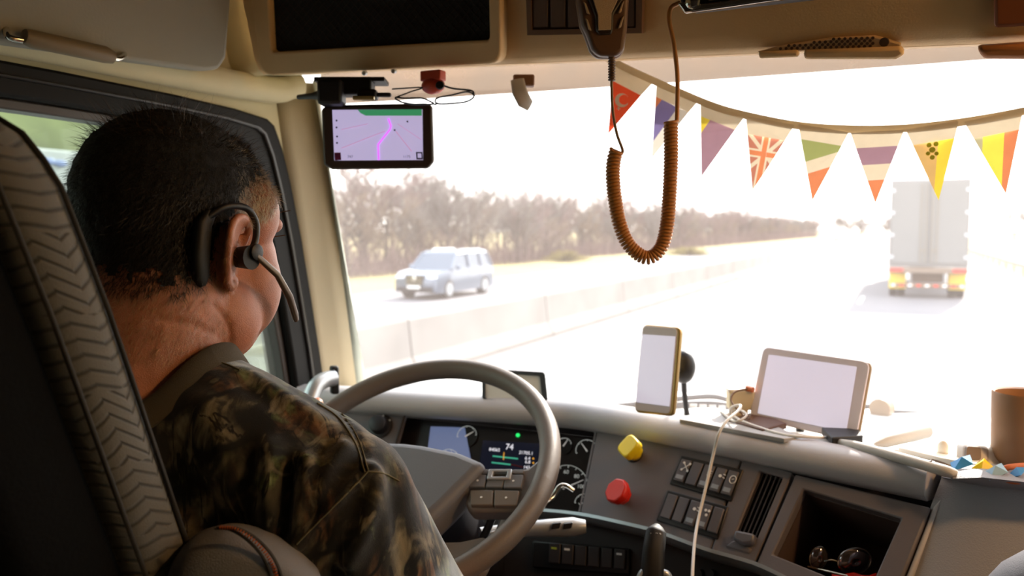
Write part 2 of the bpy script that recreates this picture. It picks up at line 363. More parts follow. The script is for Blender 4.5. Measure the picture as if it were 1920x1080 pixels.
for k in range(46):
    x = 380 + k * 15
    for d in (-1, 1):
        ys = [(y_, x + d * (y_ + 60) * .87) for y_ in np.linspace(-58, 92, 31)]; ys = [(y_, x_) for y_, x_ in ys if 516 < x_ < 922 and y_ < 94 - (x_ - 520) * .056]
        if len(ys) > 1: net.tube([PH.hit(ys[0][1], ys[0][0], .0035), PH.hit(ys[-1][1], ys[-1][0], .0035)], .0006, 4)
V = net.obj('net', mat('net_cord', '2a1d14', .8), np_); V['kind'] = 'stuff'
vq = [(988, -60), (1208, -60), (1206, 62), (992, 66)]; vi = [(998, -60), (1196, -60), (1195, 52), (1000, 56)]
MB().ring([PH.hit(*p) for p in vq], [PH.hit(*p) for p in vi], PH.n, -.006, .007).obj('vent_frame', mat('vent_brown', '6e4f38', .55), con, bevel=.004)
plate('vent_well', PH, vi, -.006, -.001, M['tan_dark'], con, bevel=0)
for k in range(6):
    x0 = 1001 + k * 32.5; plate('louver', PH, [(x0, -60), (x0 + 28, -60), (x0 + 28, 51), (x0, 52)], -.001, .004, mat('louver_brown', '5a4232', .5), con, bevel=.0015)
# speaker grille, sun visor clips and flap on the right
PG = Plane((0.0, 1.178, 2.755), (1, 0, -.03), (0, .05, -.12))
plate('speaker_grille', PG, [(1420, 97), (1470, 84), (1560, 70), (1640, 66), (1690, 80), (1690, 88)], -.004, .006, mat('grille_tan', 'c8a880', .5), con, bevel=.002)
hol = MB()
for r_ in range(5):
    for k in range(24):
        x = 1432 + k * 10.5 + (r_ % 2) * 5; y = 92 - r_ * 5.0 - (x - 1430) * .028
        top = np.interp(x, [1420, 1470, 1560, 1640, 1690], [97, 84, 70, 66, 80])
        if y > top + 3 and x < 1640: hol.disc(PG.hit(x, y, .0062), PG.n, [(.0021, 0), (.0021, .0004)], 8)
hol.disc(PG.hit(1658, 79, .0062), PG.n, [(.006, 0), (.005, .0006)], 14)
hol.obj('perforation', M['tan_dark'], con)
plate('visor_clip', PG, [(1424, 95), (1498, 91), (1500, 104), (1426, 107)], -.006, .012, M['tan'], con, bevel=.003)
plate('visor_clip', PG, [(1508, 92), (1690, 84), (1698, 98), (1680, 108), (1510, 108)], -.006, .014, M['tan'], con, bevel=.004)
plate('flap', PG, [(1830, 84), (1990, 74), (1990, 108), (1842, 107)], -.006, .016, mat('flap_orange', 'b87a48', .5), con, bevel=.006)
plate('corner_pocket', PH, [(1862, -60), (2000, -60), (2000, 44), (1864, 52)], -.004, .004, mat('pocket_rust', '8a4a22', .6), con, bevel=.004)
for x, y in ((683, 137), (738, 133)): MB().disc(PH.hit(x, y, .004), PH.n, [(.004, -.004), (.004, .002), (.002, .003)], 12).obj('screw', M['silver'], con, smooth=40)

# side overhead locker and grab handle over the driver's window
PS = Plane((-1.09, .8, 2.8), (.10, 1, 0), (-.12, 0, -1))
lk = MB().prism([PS.hit(*p) for p in [(-160, 62), (60, 92), (372, 133), (398, 130), (412, 108), (420, 10), (424, -130), (-160, -130)]], PS.n, -.03, .018).obj('overhead_locker', M['beige_panel'], bevel=.007, bseg=3)
tag(lk, 'grey padded overhead locker panel above the driver window', 'locker')
gh = thing('grab_handle', PS.hit(120, 95), 'tan grab handle with chrome brackets under the overhead locker', 'handle')
PSH = Plane(PS.o + PS.n * .035, PS.u, PS.v)
MB().tube([PSH.hit(45, 68), PSH.hit(60, 73), PSH.hit(195, 102), PSH.hit(212, 108)], [.010, .0125, .0125, .009], 12).obj('grip', mat('grip_tan', '7d6c52', .5), gh, smooth=50)
for L in ([(14, 40, -.01), (12, 58, .02), (18, 70, .03), (46, 76, .034)], [(205, 106, .034), (222, 110, .03), (232, 104, .02), (231, 92, -.005)]):
    MB().tube(spline([PS.hit(a, b, c) for a, b, c in L], 5), .0045, 8).obj('bracket', M['chrome'], gh, smooth=60)

# door grab bar by the pillar foot
dg_ = thing('door_grab_bar', at(600, 730, 1.62), 'pale grab bar with a black end on the pillar foot', 'handle')
MB().tube(spline([at(578, 760, 1.58), at(590, 728, 1.60), at(606, 714, 1.62), at(626, 708, 1.64)], 6), [.016] * 19, 12).obj('bar', M['silver'], dg_, smooth=60)
MB().box(at(627, 712, 1.65), (.008, .012, .028), [nrm(cR * .8 + cF * .3), nrm(cF * .8 - cR * .3), [0, 0, 1]]).obj('end_cap', M['black'], dg_, bevel=.004)

# added fill lamp out of view, warms the console's right end
dl = thing('fill_lamp', (.92, .95, 3.12), 'added warm fill lamp on the cab ceiling, out of view on the passenger side', 'lamp')
MB().disc((.92, .95, 3.148), (0, 0, -1), [(.085, 0), (.085, .012), (.075, .02)], 28).obj('housing', M['white'], dl, smooth=40)
MB().disc((.92, .95, 3.128), (0, 0, -1), [(.07, 0), (.06, .012), (.02, .018)], 28).obj('lens', mat('fill_lens', 'ffd9a0', .4, emit='ff9a40', estr=3), dl, smooth=60)
la = bpy.data.lights.new('fill_light', 'AREA'); la.energy = 8; la.color = (1, .55, .22); la.shape = 'DISK'; la.size = .13
lo = bpy.data.objects.new('fill_light', la); link(lo, dl); lo.location = (0, 0, -.03)

# ================================================================== OUTSIDE
def slab(name, x0, x1, y0, y1, z, m): return struct(MB().box(((x0 + x1) / 2, (y0 + y1) / 2, z - .05), ((x1 - x0) / 2, (y1 - y0) / 2, .05)).obj(name, m))
slab('ground', -400, 400, -60, 900, -.06, M['grass'])
slab('road', -7.3, 6.1, -60, 900, 0, M['road'])
slab('road_opposite', -19, -8.1, -60, 900, 0, M['road'])
slab('median', -8.1, -7.3, -60, 900, -.01, M['concrete'])
rm = thing('road_marking', (-1.2, 30, .003), 'white painted lane lines on the highway', 'markings')
for x in (-5.4, 3.0): MB().box((x, 200, .004), (.07, 240, .003)).obj('edge_line', M['line'], rm)
for k in range(14): MB().box((-1.25, 8 + k * 12, .004), (.06, 1.6, .003)).obj('lane_dash', M['line'], rm)
# embankment on the far left
G = [[(x, y, z + .5 * math.sin(y * .3 + x)) for y in np.linspace(-25, 32, 20)] for x, z in ((-22.5, -.6), (-25, 1.2), (-28, 4), (-32, 7.5), (-38, 8.5), (-60, 8.5))]
struct(MB().loft(G, False).obj('embankment', mat('olive_slope', '4f5230', .95, vary=.35, vscale=.35), smooth=80))

# concrete median barrier, one object per cast segment
bp = [(-.30, 0), (-.30, .08), (-.16, .33), (-.09, .95), (-.07, .98), (.07, .98), (.09, .95), (.16, .33), (.30, .08), (.30, 0)]
first = None
for k in range(44):
    L = 6.0
    if first is None:
        first = MB().loft([[(-7.65 + a, y, b) for a, b in bp] for y in (-2.975, -2.95, 2.95, 2.975)], True, True).obj('barrier_segment', M['concrete']); o = first
    else: o = first.copy(); COL.objects.link(o)
    o.location = (-7.65, 3 + k * L, 0); tag(o, ['concrete barrier segment alongside the cab, beyond the driver window', 'leftmost concrete barrier segment seen beside the windscreen pillar', 'concrete barrier segment below the approaching car, second from the pillar', 'concrete barrier segment third from the windscreen pillar'][k] if k < 4 else 'concrete barrier segment farther along the highway', 'barrier', 'median barrier segments')

# guard rail on the right
gr = thing('guard_rail', (5.7, 40, 0), 'steel guard rail along the right shoulder', 'guard rail')
MB().loft([[(5.6 + a, y, b) for a, b in ((0, .52), (-.05, .56), (0, .62), (0, .66), (-.05, .72), (0, .78), (.02, .78), (.02, .52))] for y in (5, 300)], True, True).obj('rail', mat('galvanised', '857b6c', .6), gr)
for k in range(40): MB().box((5.72, 10 + k * 4, .35), (.05, .06, .40)).obj('post', mat('post_wood', '8a7a66', .9), gr)

# bare winter trees, each one an object; four kinds share their meshes
def tree_meshes(seed, H):
    r = random.Random(seed); t = MB(); c = MB()
    t.tube([(0, 0, -.3), (.05, .02, H * .3), (.0, .05, H * .65)], [.14, .10, .05], 6)
    def branch(p, d, L, rad, dep):
        d = nrm(d); e = p + d * L; m_ = p + d * L * .5 + np.array([r.uniform(-1, 1), r.uniform(-1, 1), r.uniform(-.3, .6)]) * L * .08
        (t if dep == 0 else c).tube([p, m_, e], [rad, rad * .75, rad * .5], 3 if dep else 5, cap=False)
        if dep >= 3: return
        for _ in range(5 if dep < 2 else 6):
            q = p + d * L * r.uniform(.35, 1); nd = d + np.array([r.uniform(-1, 1), r.uniform(-1, 1), r.uniform(-.2, .8)]) * .85
            branch(q, nd, L * r.uniform(.42, .68), rad * .55, dep + 1)
    for _ in range(12):
        a = r.uniform(0, 6.28); z = H * r.uniform(.03, .6); branch(np.array([0, 0.02, z]), (math.cos(a), math.sin(a), r.uniform(.5, 1.6)), H * r.uniform(.25, .4), .05, 0)
    return t, c
kinds = []
twm = [mat('twig_grey', '6c6460', .95, vary=.2, vscale=.4), mat('twig_mauve', '745f5c', .95, vary=.2, vscale=.4), mat('twig_tan', '7a6858', .95, vary=.2, vscale=.4)]
for s_, H in ((1, 6.0), (2, 7.0), (3, 5.2)):
    t, c = tree_meshes(s_, H); root = bpy.data.objects.new('bare_tree', None); root.empty_display_size = .3; WL[root] = np.zeros(3)
    to = t.obj('trunk', M['trunk'], root); co = c.obj('twigs', twm[s_ - 1], root); co['kind'] = 'stuff'
    kinds.append((root, to, co))
used = set(); nT = 0
def put_tree(x, y, s_, kind, lab, grp, z=0):
    global nT
    root, to, co = kinds[kind]
    if kind not in used: used.add(kind); r2 = root; link(r2)
    else:
        r2 = bpy.data.objects.new('bare_tree', None); link(r2)
        for ch in (to, co): c2 = ch.copy(); link(c2, r2)
    r2.location = (x, y, z); r2.scale = (s_, s_, s_ * random.uniform(.9, 1.1)); r2.rotation_euler = (0, 0, random.uniform(0, 6.28)); tag(r2, lab, 'tree', grp); nT += 1
y = 26.0
while y < 330:
    n_ = 3
    for j in range(n_):
        k = [0, 2, 1][min(2, int(random.random() * 3))]
        put_tree(-26.5 - j * 3.0 - random.uniform(0, 2.5), y + random.uniform(-1, 1), random.uniform(.8, 1.1), k, 'leafless winter tree in the wood across the highway', 'leafless trees across the highway')
    y += 2.0 + y * .016
for k in range(16): put_tree(-24 - random.uniform(0, 6) + k * 1.6, 345 + random.uniform(0, 40), random.uniform(1.0, 1.5), k % 3, 'leafless winter tree in the wood across the highway', 'leafless trees across the highway')
for k in range(22): put_tree(24 + k * 3.2 + random.uniform(-1, 1), 230 - k * 5 + random.uniform(-6, 6), random.uniform(.9, 1.3), k % 3, 'distant leafless tree beyond the field right of the trailer', 'distant trees right of the trailer')
ug = MB(); ru = random.Random(11)
for _ in range(9000):
    yy = 26 + 270 * ru.random() ** 1.6; xx = -25.5 - ru.random() * 6; a = ru.uniform(0, 6.28); h = ru.uniform(.6, 2.6); sp_ = 1 + yy * .004
    ug.add([(xx, yy, 0), (xx + .05 * sp_, yy, 0), (xx + math.cos(a) * h * .35, yy + math.sin(a) * h * .35, h), (xx, yy + .04 * sp_, .1)], [(0, 1, 2), (1, 3, 2), (3, 0, 2)])
tag(ug.obj('undergrowth', twm[1]), 'tangled leafless undergrowth between the trees across the highway', 'undergrowth', kind='stuff')
# low scrub at the wood edge
for k, (px_, yy, w_) in enumerate(((1060, 488, 1.7), (1290, 478, 2.0))):
    c = at(px_, yy, 2.5 / (-(ray(px_, yy)[2]) + 1e-6) * .98); b = MB(); rb = random.Random(k)
    for _ in range(260):
        a = rb.uniform(0, 6.28); e = rb.uniform(.1, 1.4); d = np.array([math.cos(a) * math.cos(e) * w_ * 1.3, math.sin(a) * math.cos(e) * w_, math.sin(e) * .95]) * rb.uniform(.6, 1)
        b.tube([c * [1, 1, 0] + d * .15, c * [1, 1, 0] + d], [.05, .02], 3)
    tag(b.obj('shrub', mat('scrub_yellow', '7d7038', .95)), ['yellowish scrub clump at the wood edge near the coiled cord', 'yellowish scrub clump at the wood edge right of the coiled cord'][k], 'shrub', kind=None)

# cars on the opposite carriageway ---------------------------------
def car(x, y, paint, label, L=4.6, Wd=1.86, H=1.72):
    c = thing('suv', (x, y, 0), label, 'car'); hw = Wd / 2
    P = lambda a, b, z: np.array([x + a * hw, y + b * L, z])
    def sec(b, zb_, zt, w, wt): return [P(-w, b, zb_), P(-w * 1.0, b, zb_ + (zt - zb_) * .6), P(-wt, b, zt), P(wt, b, zt), P(w, b, zb_ + (zt - zb_) * .6), P(w, b, zb_)]
    MB().loft([sec(0, .35, .70, .80, .74), sec(.015, .26, .88, .93, .84), sec(.06, .24, .97, .98, .90), sec(.25, .24, 1.06, 1.0, .93), sec(.5, .24, 1.08, 1.0, .94), sec(.9, .26, 1.1, .99, .93), sec(.985, .32, 1.08, .94, .88), sec(1.0, .42, .95, .86, .8)], True, True).obj('body', paint, c, smooth=40)
    def cab(b, z, w): return [P(-w, b, z), P(w, b, z)]
    gh_ = MB(); ring = lambda b0, b1, z, w: [P(-w, b0, z), P(w, b0, z), P(w, b1, z), P(-w, b1, z)]
    gh_.loft([ring(.24, .97, 1.04, .90), ring(.38, .92, H - .12, .74)], True, True).obj('windows', M['glassdark'], c, bevel=.03)
    MB().loft([ring(.375, .93, H - .13, .77), ring(.40, .91, H - .02, .70), ring(.46, .86, H, .60)], True, True).obj('roof', paint, c, smooth=50)
    for sx in (-1, 1):
        for b0, b1, z0, z1, w0, w1 in ((.24, .38, 1.04, H - .1, .92, .76), (.55, .56, 1.06, H - .1, .935, .77), (.965, .92, 1.06, H - .1, .91, .75), (.77, .775, 1.06, H - .1, .93, .77)):
            MB().tube([P(sx * w0, b0, z0), P(sx * w1, b1, z1)], .045, 6).obj('window_pillar', paint, c)
        for b in (.19, .80):
            w_ = MB().disc(P(sx * .86, b, .36), (sx, 0, 0), [(.36, -.12), (.36, .1), (.33, .13)], 22).obj('wheel', M['tyre'], c, smooth=40)
            MB().disc(P(sx * .86, b, .36), (sx, 0, 0), [(.23, .10), (.23, .135), (.08, .14)], 16).obj('hubcap', M['silver'], w_, smooth=30)
        MB().ellipsoid(P(sx * .68, .02, .80), (.22, .12, .085)).obj('headlight', mat('headlight', 'e6ebf2', .1), c, smooth=80)
        MB().ellipsoid(P(sx * 1.08, .30, 1.12), (.11, .07, .08)).obj('door_mirror', paint, c, smooth=80)
        for b in (.53, .76): MB().box(P(sx * 1.0, b, .96), (.012, .08, .015)).obj('door_handle', M['chrome'], c)
        MB().tube([P(sx * .62, .48, H + .03), P(sx * .62, .86, H + .02)], .022, 6).obj('roof_rail', M['silver'], c)
    g = MB().prism([P(-.42, 0, .88), P(.42, 0, .88), P(.36, 0, .52), P(-.36, 0, .52)], (0, -1, 0), -.08, .03).obj('grille', M['black'], c, bevel=.02)
    for k in range(4): MB().box(P(0, -.012, .58 + k * .085), (hw * .36, .012, .008)).obj('grille_bar', M['chrome'], g)
    MB().box(P(0, .0, .36), (hw * .78, .05, .09)).obj('lower_bumper', M['tyre'], c, bevel=.02)
    MB().box(P(0, -.018, .46), (.26, .012, .055)).obj('number_plate', M['white'], c)
    MB().ellipsoid(P(0, -.016, .76), (.09, .02, .09)).obj('badge', M['chrome'], c)
    return c
car(-15.6, 25.2, M['suv'], 'dark blue-grey estate car approaching on the opposite carriageway')
car(-12.4, 190, mat('white_paint', 'b8b6b2', .3), 'tiny far white car on the opposite carriageway')

# white box trailer ahead ------------------------------------------
TX, TY = .87, 33.5
tr = thing('box_trailer', (TX, TY, 0), 'white box trailer driving ahead in the same lane', 'trailer')
MB().box((TX, TY + 6.8, 2.72), (1.29, 6.75, 1.58)).obj('box_body', M['trailer'], tr, bevel=.03)
for s_ in (-1, 1):
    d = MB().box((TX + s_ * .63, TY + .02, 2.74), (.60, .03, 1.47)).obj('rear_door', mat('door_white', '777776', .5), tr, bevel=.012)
    for z in (1.5, 2.3, 3.1, 3.9): MB().box((TX + s_ * 1.2, TY - .02, z), (.06, .02, .06)).obj('hinge', M['silver'], d)
    for q_ in (.10, .26): MB().tube([(TX + s_ * q_, TY - .03, 1.3), (TX + s_ * q_, TY - .03, 4.15)], .025, 6).obj('lock_bar', mat('lockbar', '7e776c', .5), d)
    MB().box((TX + s_ * .18, TY - .05, 1.75), (.11, .015, .03)).obj('latch_handle', mat('lockbar', 'b4a896'), d)
    MB().box((TX + s_ * 1.02, TY + .01, 1.02), (.22, .04, .06)).obj('tail_lamp', M['lamp_red'], tr, bevel=.01)
    mf = MB().box((TX + s_ * .98, TY + .35, .62), (.28, .01, .30)).obj('mud_flap', M['lamp_yel'], tr)
    for q_ in (-.14, .14):
        w_ = MB().disc((TX + s_ * (.98) + q_ - .13, TY + 1.2, .50), (1, 0, 0), [(.5, 0), (.5, .25), (.35, .26)], 24).obj('wheel', M['tyre'], tr, smooth=40)
    MB().box((TX + s_ * .55, TY + .06, .75), (.04, .04, .28)).obj('guard_strut', M['trailer'], tr)
MB().box((TX, TY + .06, 1.02), (1.28, .06, .11)).obj('rear_sill', mat('sill_grey', '7a6a5c', .6), tr, bevel=.02)
MB().box((TX, TY + .02, .47), (1.15, .05, .07)).obj('underride_guard', mat('guard_rust', '7a5a44', .6), tr, bevel=.01)
MB().box((TX, TY + .25, .74), (.52, .02, .16)).obj('plate_panel', mat('panel_brown', '4a3626', .7), tr)
for k in range(9): MB().box((TX - 1.12 + k * .28, TY - .03, .47), (.07, .004, .04)).obj('reflector', M['lamp_red' if k % 2 else 'white'], tr)
MB().box((TX, TY + 11, .9), (.5, 2.4, .25)).obj('landing_gear', M['tyre'], tr)

# white box trailer passing on the left, seen through the driver's window
pt = thing('passing_trailer', (-13.2, 8, 0), 'white trailer with a blue mark seen through the driver window', 'trailer')
MB().box((-14.4, 8.5, 2.5), (1.25, 7.5, 1.36)).obj('box_body', mat('trailer_white_b', 'a9a8ad', .5), pt, bevel=.03)
for k in range(9): MB().box((-13.13, 2.2 + k * 1.6, 2.5), (.015, .03, 1.3)).obj('side_rib', M['trailer'], pt)
V = MB()
for k, (a, b) in enumerate(((0, .0), (.35, .06), (.7, .02))): V.ellipsoid((-13.13, 9.35 + a * .6, 3.62 + b * .5), (.02, .13, .06))
V.obj('blue_mark', mat('mark_blue', '7c86b4', .5), pt)
for yy in (3, 4.2, 13): MB().disc((-13.5, yy, .5), (1, 0, 0), [(.5, 0), (.5, .25), (.35, .26)], 20).obj('wheel', M['tyre'], pt, smooth=40)
MB().box((-14.4, 8.5, .95), (.9, 7.2, .2)).obj('chassis', M['tyre'], pt)

# ================================================================== DASHBOARD
PC = faceplane((-.516, 1.45, 2.127), 18.2, 38)      # centre stack, turned to the driver
PK = faceplane((-.516, 1.485, 2.11), -9, 28)        # instrument cluster
PLW = faceplane(at(1100, 1040, 1.42), 6, 22)        # lower dash
PT = Plane((0, 1.4, 2.172), (1, 0, 0), (0, -1, 0))  # dash top
dash = thing('dashboard', (-.4, 1.45, 1.75), 'grey wraparound truck dashboard below the windscreen', 'dashboard')
plan = [(-1.14, 1.375), (-.95, 1.412), (-.75, 1.444), (-.60, 1.464), (-.54, 1.466), (-.48, 1.452), (-.42, 1.434), (-.3, 1.394), (-.1, 1.328), (.045, 1.281)]
path = [np.array(p) for p in spline([np.array(p + (0,)) for p in plan], 5)]
def outdir(i):
    t = nrm(path[min(i + 1, len(path) - 1)] - path[max(i - 1, 0)]); return np.array([t[1], -t[0], 0])
lp = [(-.055, 2.150), (-.05, 2.166), (-.02, 2.173), (.002, 2.171), (.016, 2.162), (.024, 2.148), (.021, 2.133), (.008, 2.122), (-.02, 2.118), (-.055, 2.118)]
MB().loft([[path[i] + outdir(i) * a + np.array([0, 0, b]) for a, b in lp] for i in range(len(path))], True, True).obj('padded_lip', M['lip'], dash, smooth=50)
# top pad from the lip to the foot of the windscreen
rows = []
for i in range(len(path)):
    a = path[i] - outdir(i) * .05; e = ws(a[0] * .98, 0.02)
    rows.append([np.array([a[0] + (e[0] - a[0]) * t, a[1] + (e[1] - .01 - a[1]) * t, 2.166 - .05 * t ** 1.3]) for t in np.linspace(0, 1, 7)])
MB().loft(rows, False).obj('top_pad', M['top'], dash, smooth=60)
# passenger side: rounded module right of the centre stack
mod = []
xl_ = [PC.hit(1768, 926), PC.hit(1736, 1000), PC.hit(1694, 1085)]
mz = [xl_[0], xl_[1], xl_[2], xl_[2] + PC.v * .12, xl_[2] + PC.v * .3]
for q in np.linspace(0, 1, 16):
    w_ = 1.14 * q ** 1.3; bul = .05 * math.sin(min(1, w_ / .5) * math.pi / 2); k = .018 * max(0, 1 - w_ / .03) ** 2
    fwd_ = np.array([0, -1.0, 0]) * bul; row = []
    x0 = PT.hit(1790, 893)[0] + w_
    row += [(x0, 1.655 - .07 * (x0 / 1.1) ** 2, 2.105), (x0, 1.5, 2.140), (x0, 1.33, 2.172 - k * .2), (x0, 1.25, 2.182 - k * .4), (x0 - .002, 1.222 + k, 2.178 - k * .6)]
    for j_, p in enumerate(mz):
        f_ = (0.25, .6, 1, 1.2, 1.0)[j_]; row.append(tuple(p + np.array([w_ + .004 - k * .3, k - bul * f_, .018 * (1 - j_ * .5) if j_ < 2 else 0])))
    row += [(x0 - .1, 1.1, 1.38), (x0, 1.6, 1.38)]
    mod.append(row)
MB().loft(mod, True, True).obj('passenger_module', mat('module_grey', '92939a', .5, bump=.35, bscale=500), dash, smooth=55)
roll = []
for q in (0, .004, .015, .04, .08, .14, .22, .35, .5, 1.0):
    f_ = (1 - (1 - min(1, q * 2)) ** 4) ** .5 + .02
    roll.append([np.array([.07 + q * 1.06, 1.03 + .14 * f_ * math.cos(a), 2.03 + .19 * f_ * math.sin(a)]) for a in np.linspace(0, 2 * math.pi, 33)[:-1]])
MB().loft(roll, True, True).obj('knee_roll', mat('roll_grey', '5e5b60', .55, bump=.2, bscale=600), dash, smooth=60)
MB().tube(spline([PT.hit(1556, 824, .001), PT.hit(1612, 838, .003), PT.hit(1700, 862, .004), PT.hit(1775, 884, .002), PT.hit(1800, 891, -.004)], 6), list(np.interp(np.arange(25), [0, 5, 18, 24], [.003, .007, .008, .004])), 10).obj('tray_rim', M['top'], dash, smooth=60)
MB().tube([PT.hit(1640, 834, .002), PT.hit(1660, 828, .006), PT.hit(1736, 808, .008)], [.003, .009, .012], 12).obj('tray_divider', M['top'], dash, smooth=60)

# centre face: switch field, vent, storage bin
lowx = [(1418, 1058), (1330, 1034), (1240, 1003), (1165, 985), (1086, 968)]
plate('switch_field', PC, [(1119, 806), (1250, 832), (1392, 862), (1372, 905), (1332, 1034), (1240, 1003), (1165, 985), (1086, 968)], -.02, .0, M['face'], dash, bevel=.003)
MB().prism([PC.hit(1119, 806), PC.hit(1086, 968), PC.hit(1086, 968, -.09), PC.hit(1119, 806, -.09)], PC.u, -.004, .0).obj('field_side', M['face'], dash)
frame('vent_frame', PC, [(1392, 862), (1486, 886), (1413, 1060), (1332, 1034)], [(1427, 884), (1468, 896), (1420, 1010), (1376, 1008)], -.02, .001, M['face'], dash, bevel=.003)
plate('vent_well', PC, [(1425, 880), (1472, 892), (1424, 1016), (1370, 1012)], -.07, -.05, M['black'], dash, bevel=0)
for k in range(5):
    f0 = (k + .5) / 5; a = np.array((1427, 884)) * (1 - f0) + np.array((1468, 896)) * f0; b = np.array((1378, 1006)) * (1 - f0) + np.array((1420, 1008)) * f0
    MB().prism([PC.hit(*a, -.004), PC.hit(*b, -.004), PC.hit(*b, -.05), PC.hit(*a, -.05)], PC.u, -.001, .0012).obj('vent_slat', mat('slat_dark', '2e2422', .5), dash)
vk = plate('vent_knob', PC, [(1383, 998), (1420, 1006), (1416, 1024), (1396, 1026), (1378, 1016)], -.01, .012, M['sw'], dash, bevel=.004)
plate('vent_ramp', PC, [(1372, 1016), (1382, 1012), (1412, 1030), (1406, 1040), (1360, 1026)], -.012, .003, M['face'], dash, bevel=.003)
bo = [(1492, 890), (1745, 952), (1660, 1165), (1418, 1060)]; bi = [(1507, 918), (1690, 973), (1628, 1112), (1449, 1040)]
frame('bin_frame', PC, bo, bi, -.02, .002, M['face'], dash, bevel=.003)
bb = MB(); I = [PC.hit(*p) for p in bi]
for i in range(4):
    a, b = I[i], I[(i + 1) % 4]; bb.add([a - PC.n * .015, b - PC.n * .015, b - PC.n * .16, a - PC.n * .16], [(0, 1, 2, 3)])
bb.add([p - PC.n * .16 for p in I], [(0, 1, 2, 3)])
bb.obj('bin_well', mat('bin_dark', '4a3a36', .7), dash, solid=.003)
MB().prism([PC.hit(1530, 944, -.1), PC.hit(1690, 990, -.1), PC.hit(1684, 1004, -.1), PC.hit(1526, 956, -.1)], PC.n, -.02, .02).obj('bin_ledge', mat('ledge_grey', '7a7072', .5), dash, bevel=.004)
plate('end_strip', PC, [(1749, 948), (1766, 930), (1690, 1130), (1664, 1165)], -.02, -.002, M['lip'], dash, bevel=.003)
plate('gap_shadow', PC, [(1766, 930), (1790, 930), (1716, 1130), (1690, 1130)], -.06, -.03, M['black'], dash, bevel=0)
MB().loft([[PC.hit(x, y, .0) + PC.n * a + np.array([0, 0, b]) for a, b in ((.0, -.008), (.010, -.006), (.016, .0), (.012, .007), (0, .009), (-.02, 0))] for x, y in spline([np.array(p) for p in ((985, 962), (1086, 972), (1165, 988), (1240, 1007), (1330, 1040), (1418, 1066), (1480, 1095), (1560, 1140))], 4)], True, True).obj('satin_strip', M['trim'], dash, smooth=50)

def knobbase(px, py): return PC.hit(px, py)
for (nm, lab, bx, by, tx, ty, m_, prof_) in (('pull_knob', 'yellow square pull knob', 1190, 852, 1180, 838, M['yellow'], 4), ('pull_knob', 'red octagonal pull knob', 1163, 930, 1157, 921, M['red'], 8)):
    c = PC.hit(tx, ty, .045); rr_ = .023 if prof_ == 4 else .021
    ax = nrm(PC.n * .9 + np.array([-.25, -.1, .15])); e1 = nrm(PC.u - np.dot(PC.u, ax) * ax); e2 = np.cross(ax, e1); a0 = math.radians(62 if prof_ == 4 else 22.5)
    R_ = []
    for r_, h in ((.70, -.02), (.72, -.012), (.98, -.008), (1.0, .002), (.92, .006)):
        n_ = 16; P_ = []
        for j in range(n_):
            if prof_ == 4:
                q = rrect(1.62 * rr_ * r_, 1.62 * rr_ * r_, .4 * rr_, 3)[j]; P_.append(c + ax * h + (e1 * math.cos(a0) + e2 * math.sin(a0)) * q[0] + (-e1 * math.sin(a0) + e2 * math.cos(a0)) * q[1])
            else:
                a = a0 + (j // 2) * math.pi / 4 + (.08 if j % 2 else -.08); P_.append(c + ax * h + rr_ * r_ * 1.05 * (math.cos(a) * e1 + math.sin(a) * e2))
        R_.append(P_)
    ko = MB().loft(R_, True, True).obj(nm, m_, dash, bevel=.0015); ko['label'] = lab
    MB().tube([PC.hit(bx, by, -.002), c - ax * .015], [.012, .013], 16).obj('stem', m_, ko, smooth=50)
    MB().disc(PC.hit(bx, by), PC.n, [(.016, 0), (.015, .004), (.013, .005)], 20).obj('collar', M['black'], ko, smooth=40)

def lerpq(Q, s, t): Q = np.asarray(Q, float); return (Q[0] * (1 - s) + Q[1] * s) * (1 - t) + (Q[3] * (1 - s) + Q[2] * s) * t
def icon(kind, pl, Q, parent, off):
    b = MB(); f = lambda s, t: pl.hit(*lerpq(Q, s, t), off)
    if kind == 'axle':
        for a in ((.2, .1), (.8, .1), (.2, .42), (.8, .42)): b.disc(f(*a), pl.n, [(.0022, 0), (.0022, .0006)], 8)
        b.tube([f(.2, .1), f(.8, .42)], .0008, 5); b.tube([f(.8, .1), f(.2, .42)], .0008, 5)
    if kind == 'lamp': b.disc(f(.4, .28), pl.n, [(.0028, 0), (.0028, .0006)], 10); b.tube([f(.65, .18), f(.9, .2)], .0008, 5); b.tube([f(.65, .3), f(.9, .34)], .0008, 5)
    if kind == 'ring': b.tube([f(.5 + .32 * math.cos(a), .3 + .16 * math.sin(a)) for a in np.linspace(0, 6.283, 15)[:-1]], .0008, 5, closed=True); b.tube([f(.4, .3), f(.6, .26)], .0008, 5)
    if kind == 'fan':
        for a in ((.3, .2), (.65, .2), (.5, .38)): b.disc(f(*a), pl.n, [(.0024, 0), (.0024, .0006)], 8)
    if kind == 'grid':
        for t in (.18, .28, .38): b.tube([f(.3, t), f(.72, t)], .0006, 5)
    if b.V: b.obj('symbol', M['icon'], parent)
def bank(Q, n, marks, m_sw):
    plate('switch_bezel', PC, Q, -.004, .003, M['swdark'], dash, bevel=.002)
    for k in range(n):
        s0 = .05 + k * .19 + .0; s1 = s0 + .155; q = [lerpq(Q, s0, .12), lerpq(Q, s1, .12), lerpq(Q, s1, .86), lerpq(Q, s0, .86)]
        so = plate('rocker_switch', PC, q, .0, .0065, m_sw, dash, bevel=.0012)
        if marks[k]:
            icon(marks[k], PC, q, so, .0068)
            plate('window_bar', PC, [lerpq(q, .15, .72), lerpq(q, .85, .72), lerpq(q, .85, .9), lerpq(q, .15, .9)], .0064, .0072, mat('switch_window', '9aa2ac', .2), so, bevel=0)
bank([(1278, 855), (1395, 882), (1372, 942), (1256, 908)], 5, ['axle', None, 'grid', 'lamp', 'ring'], M['sw'])
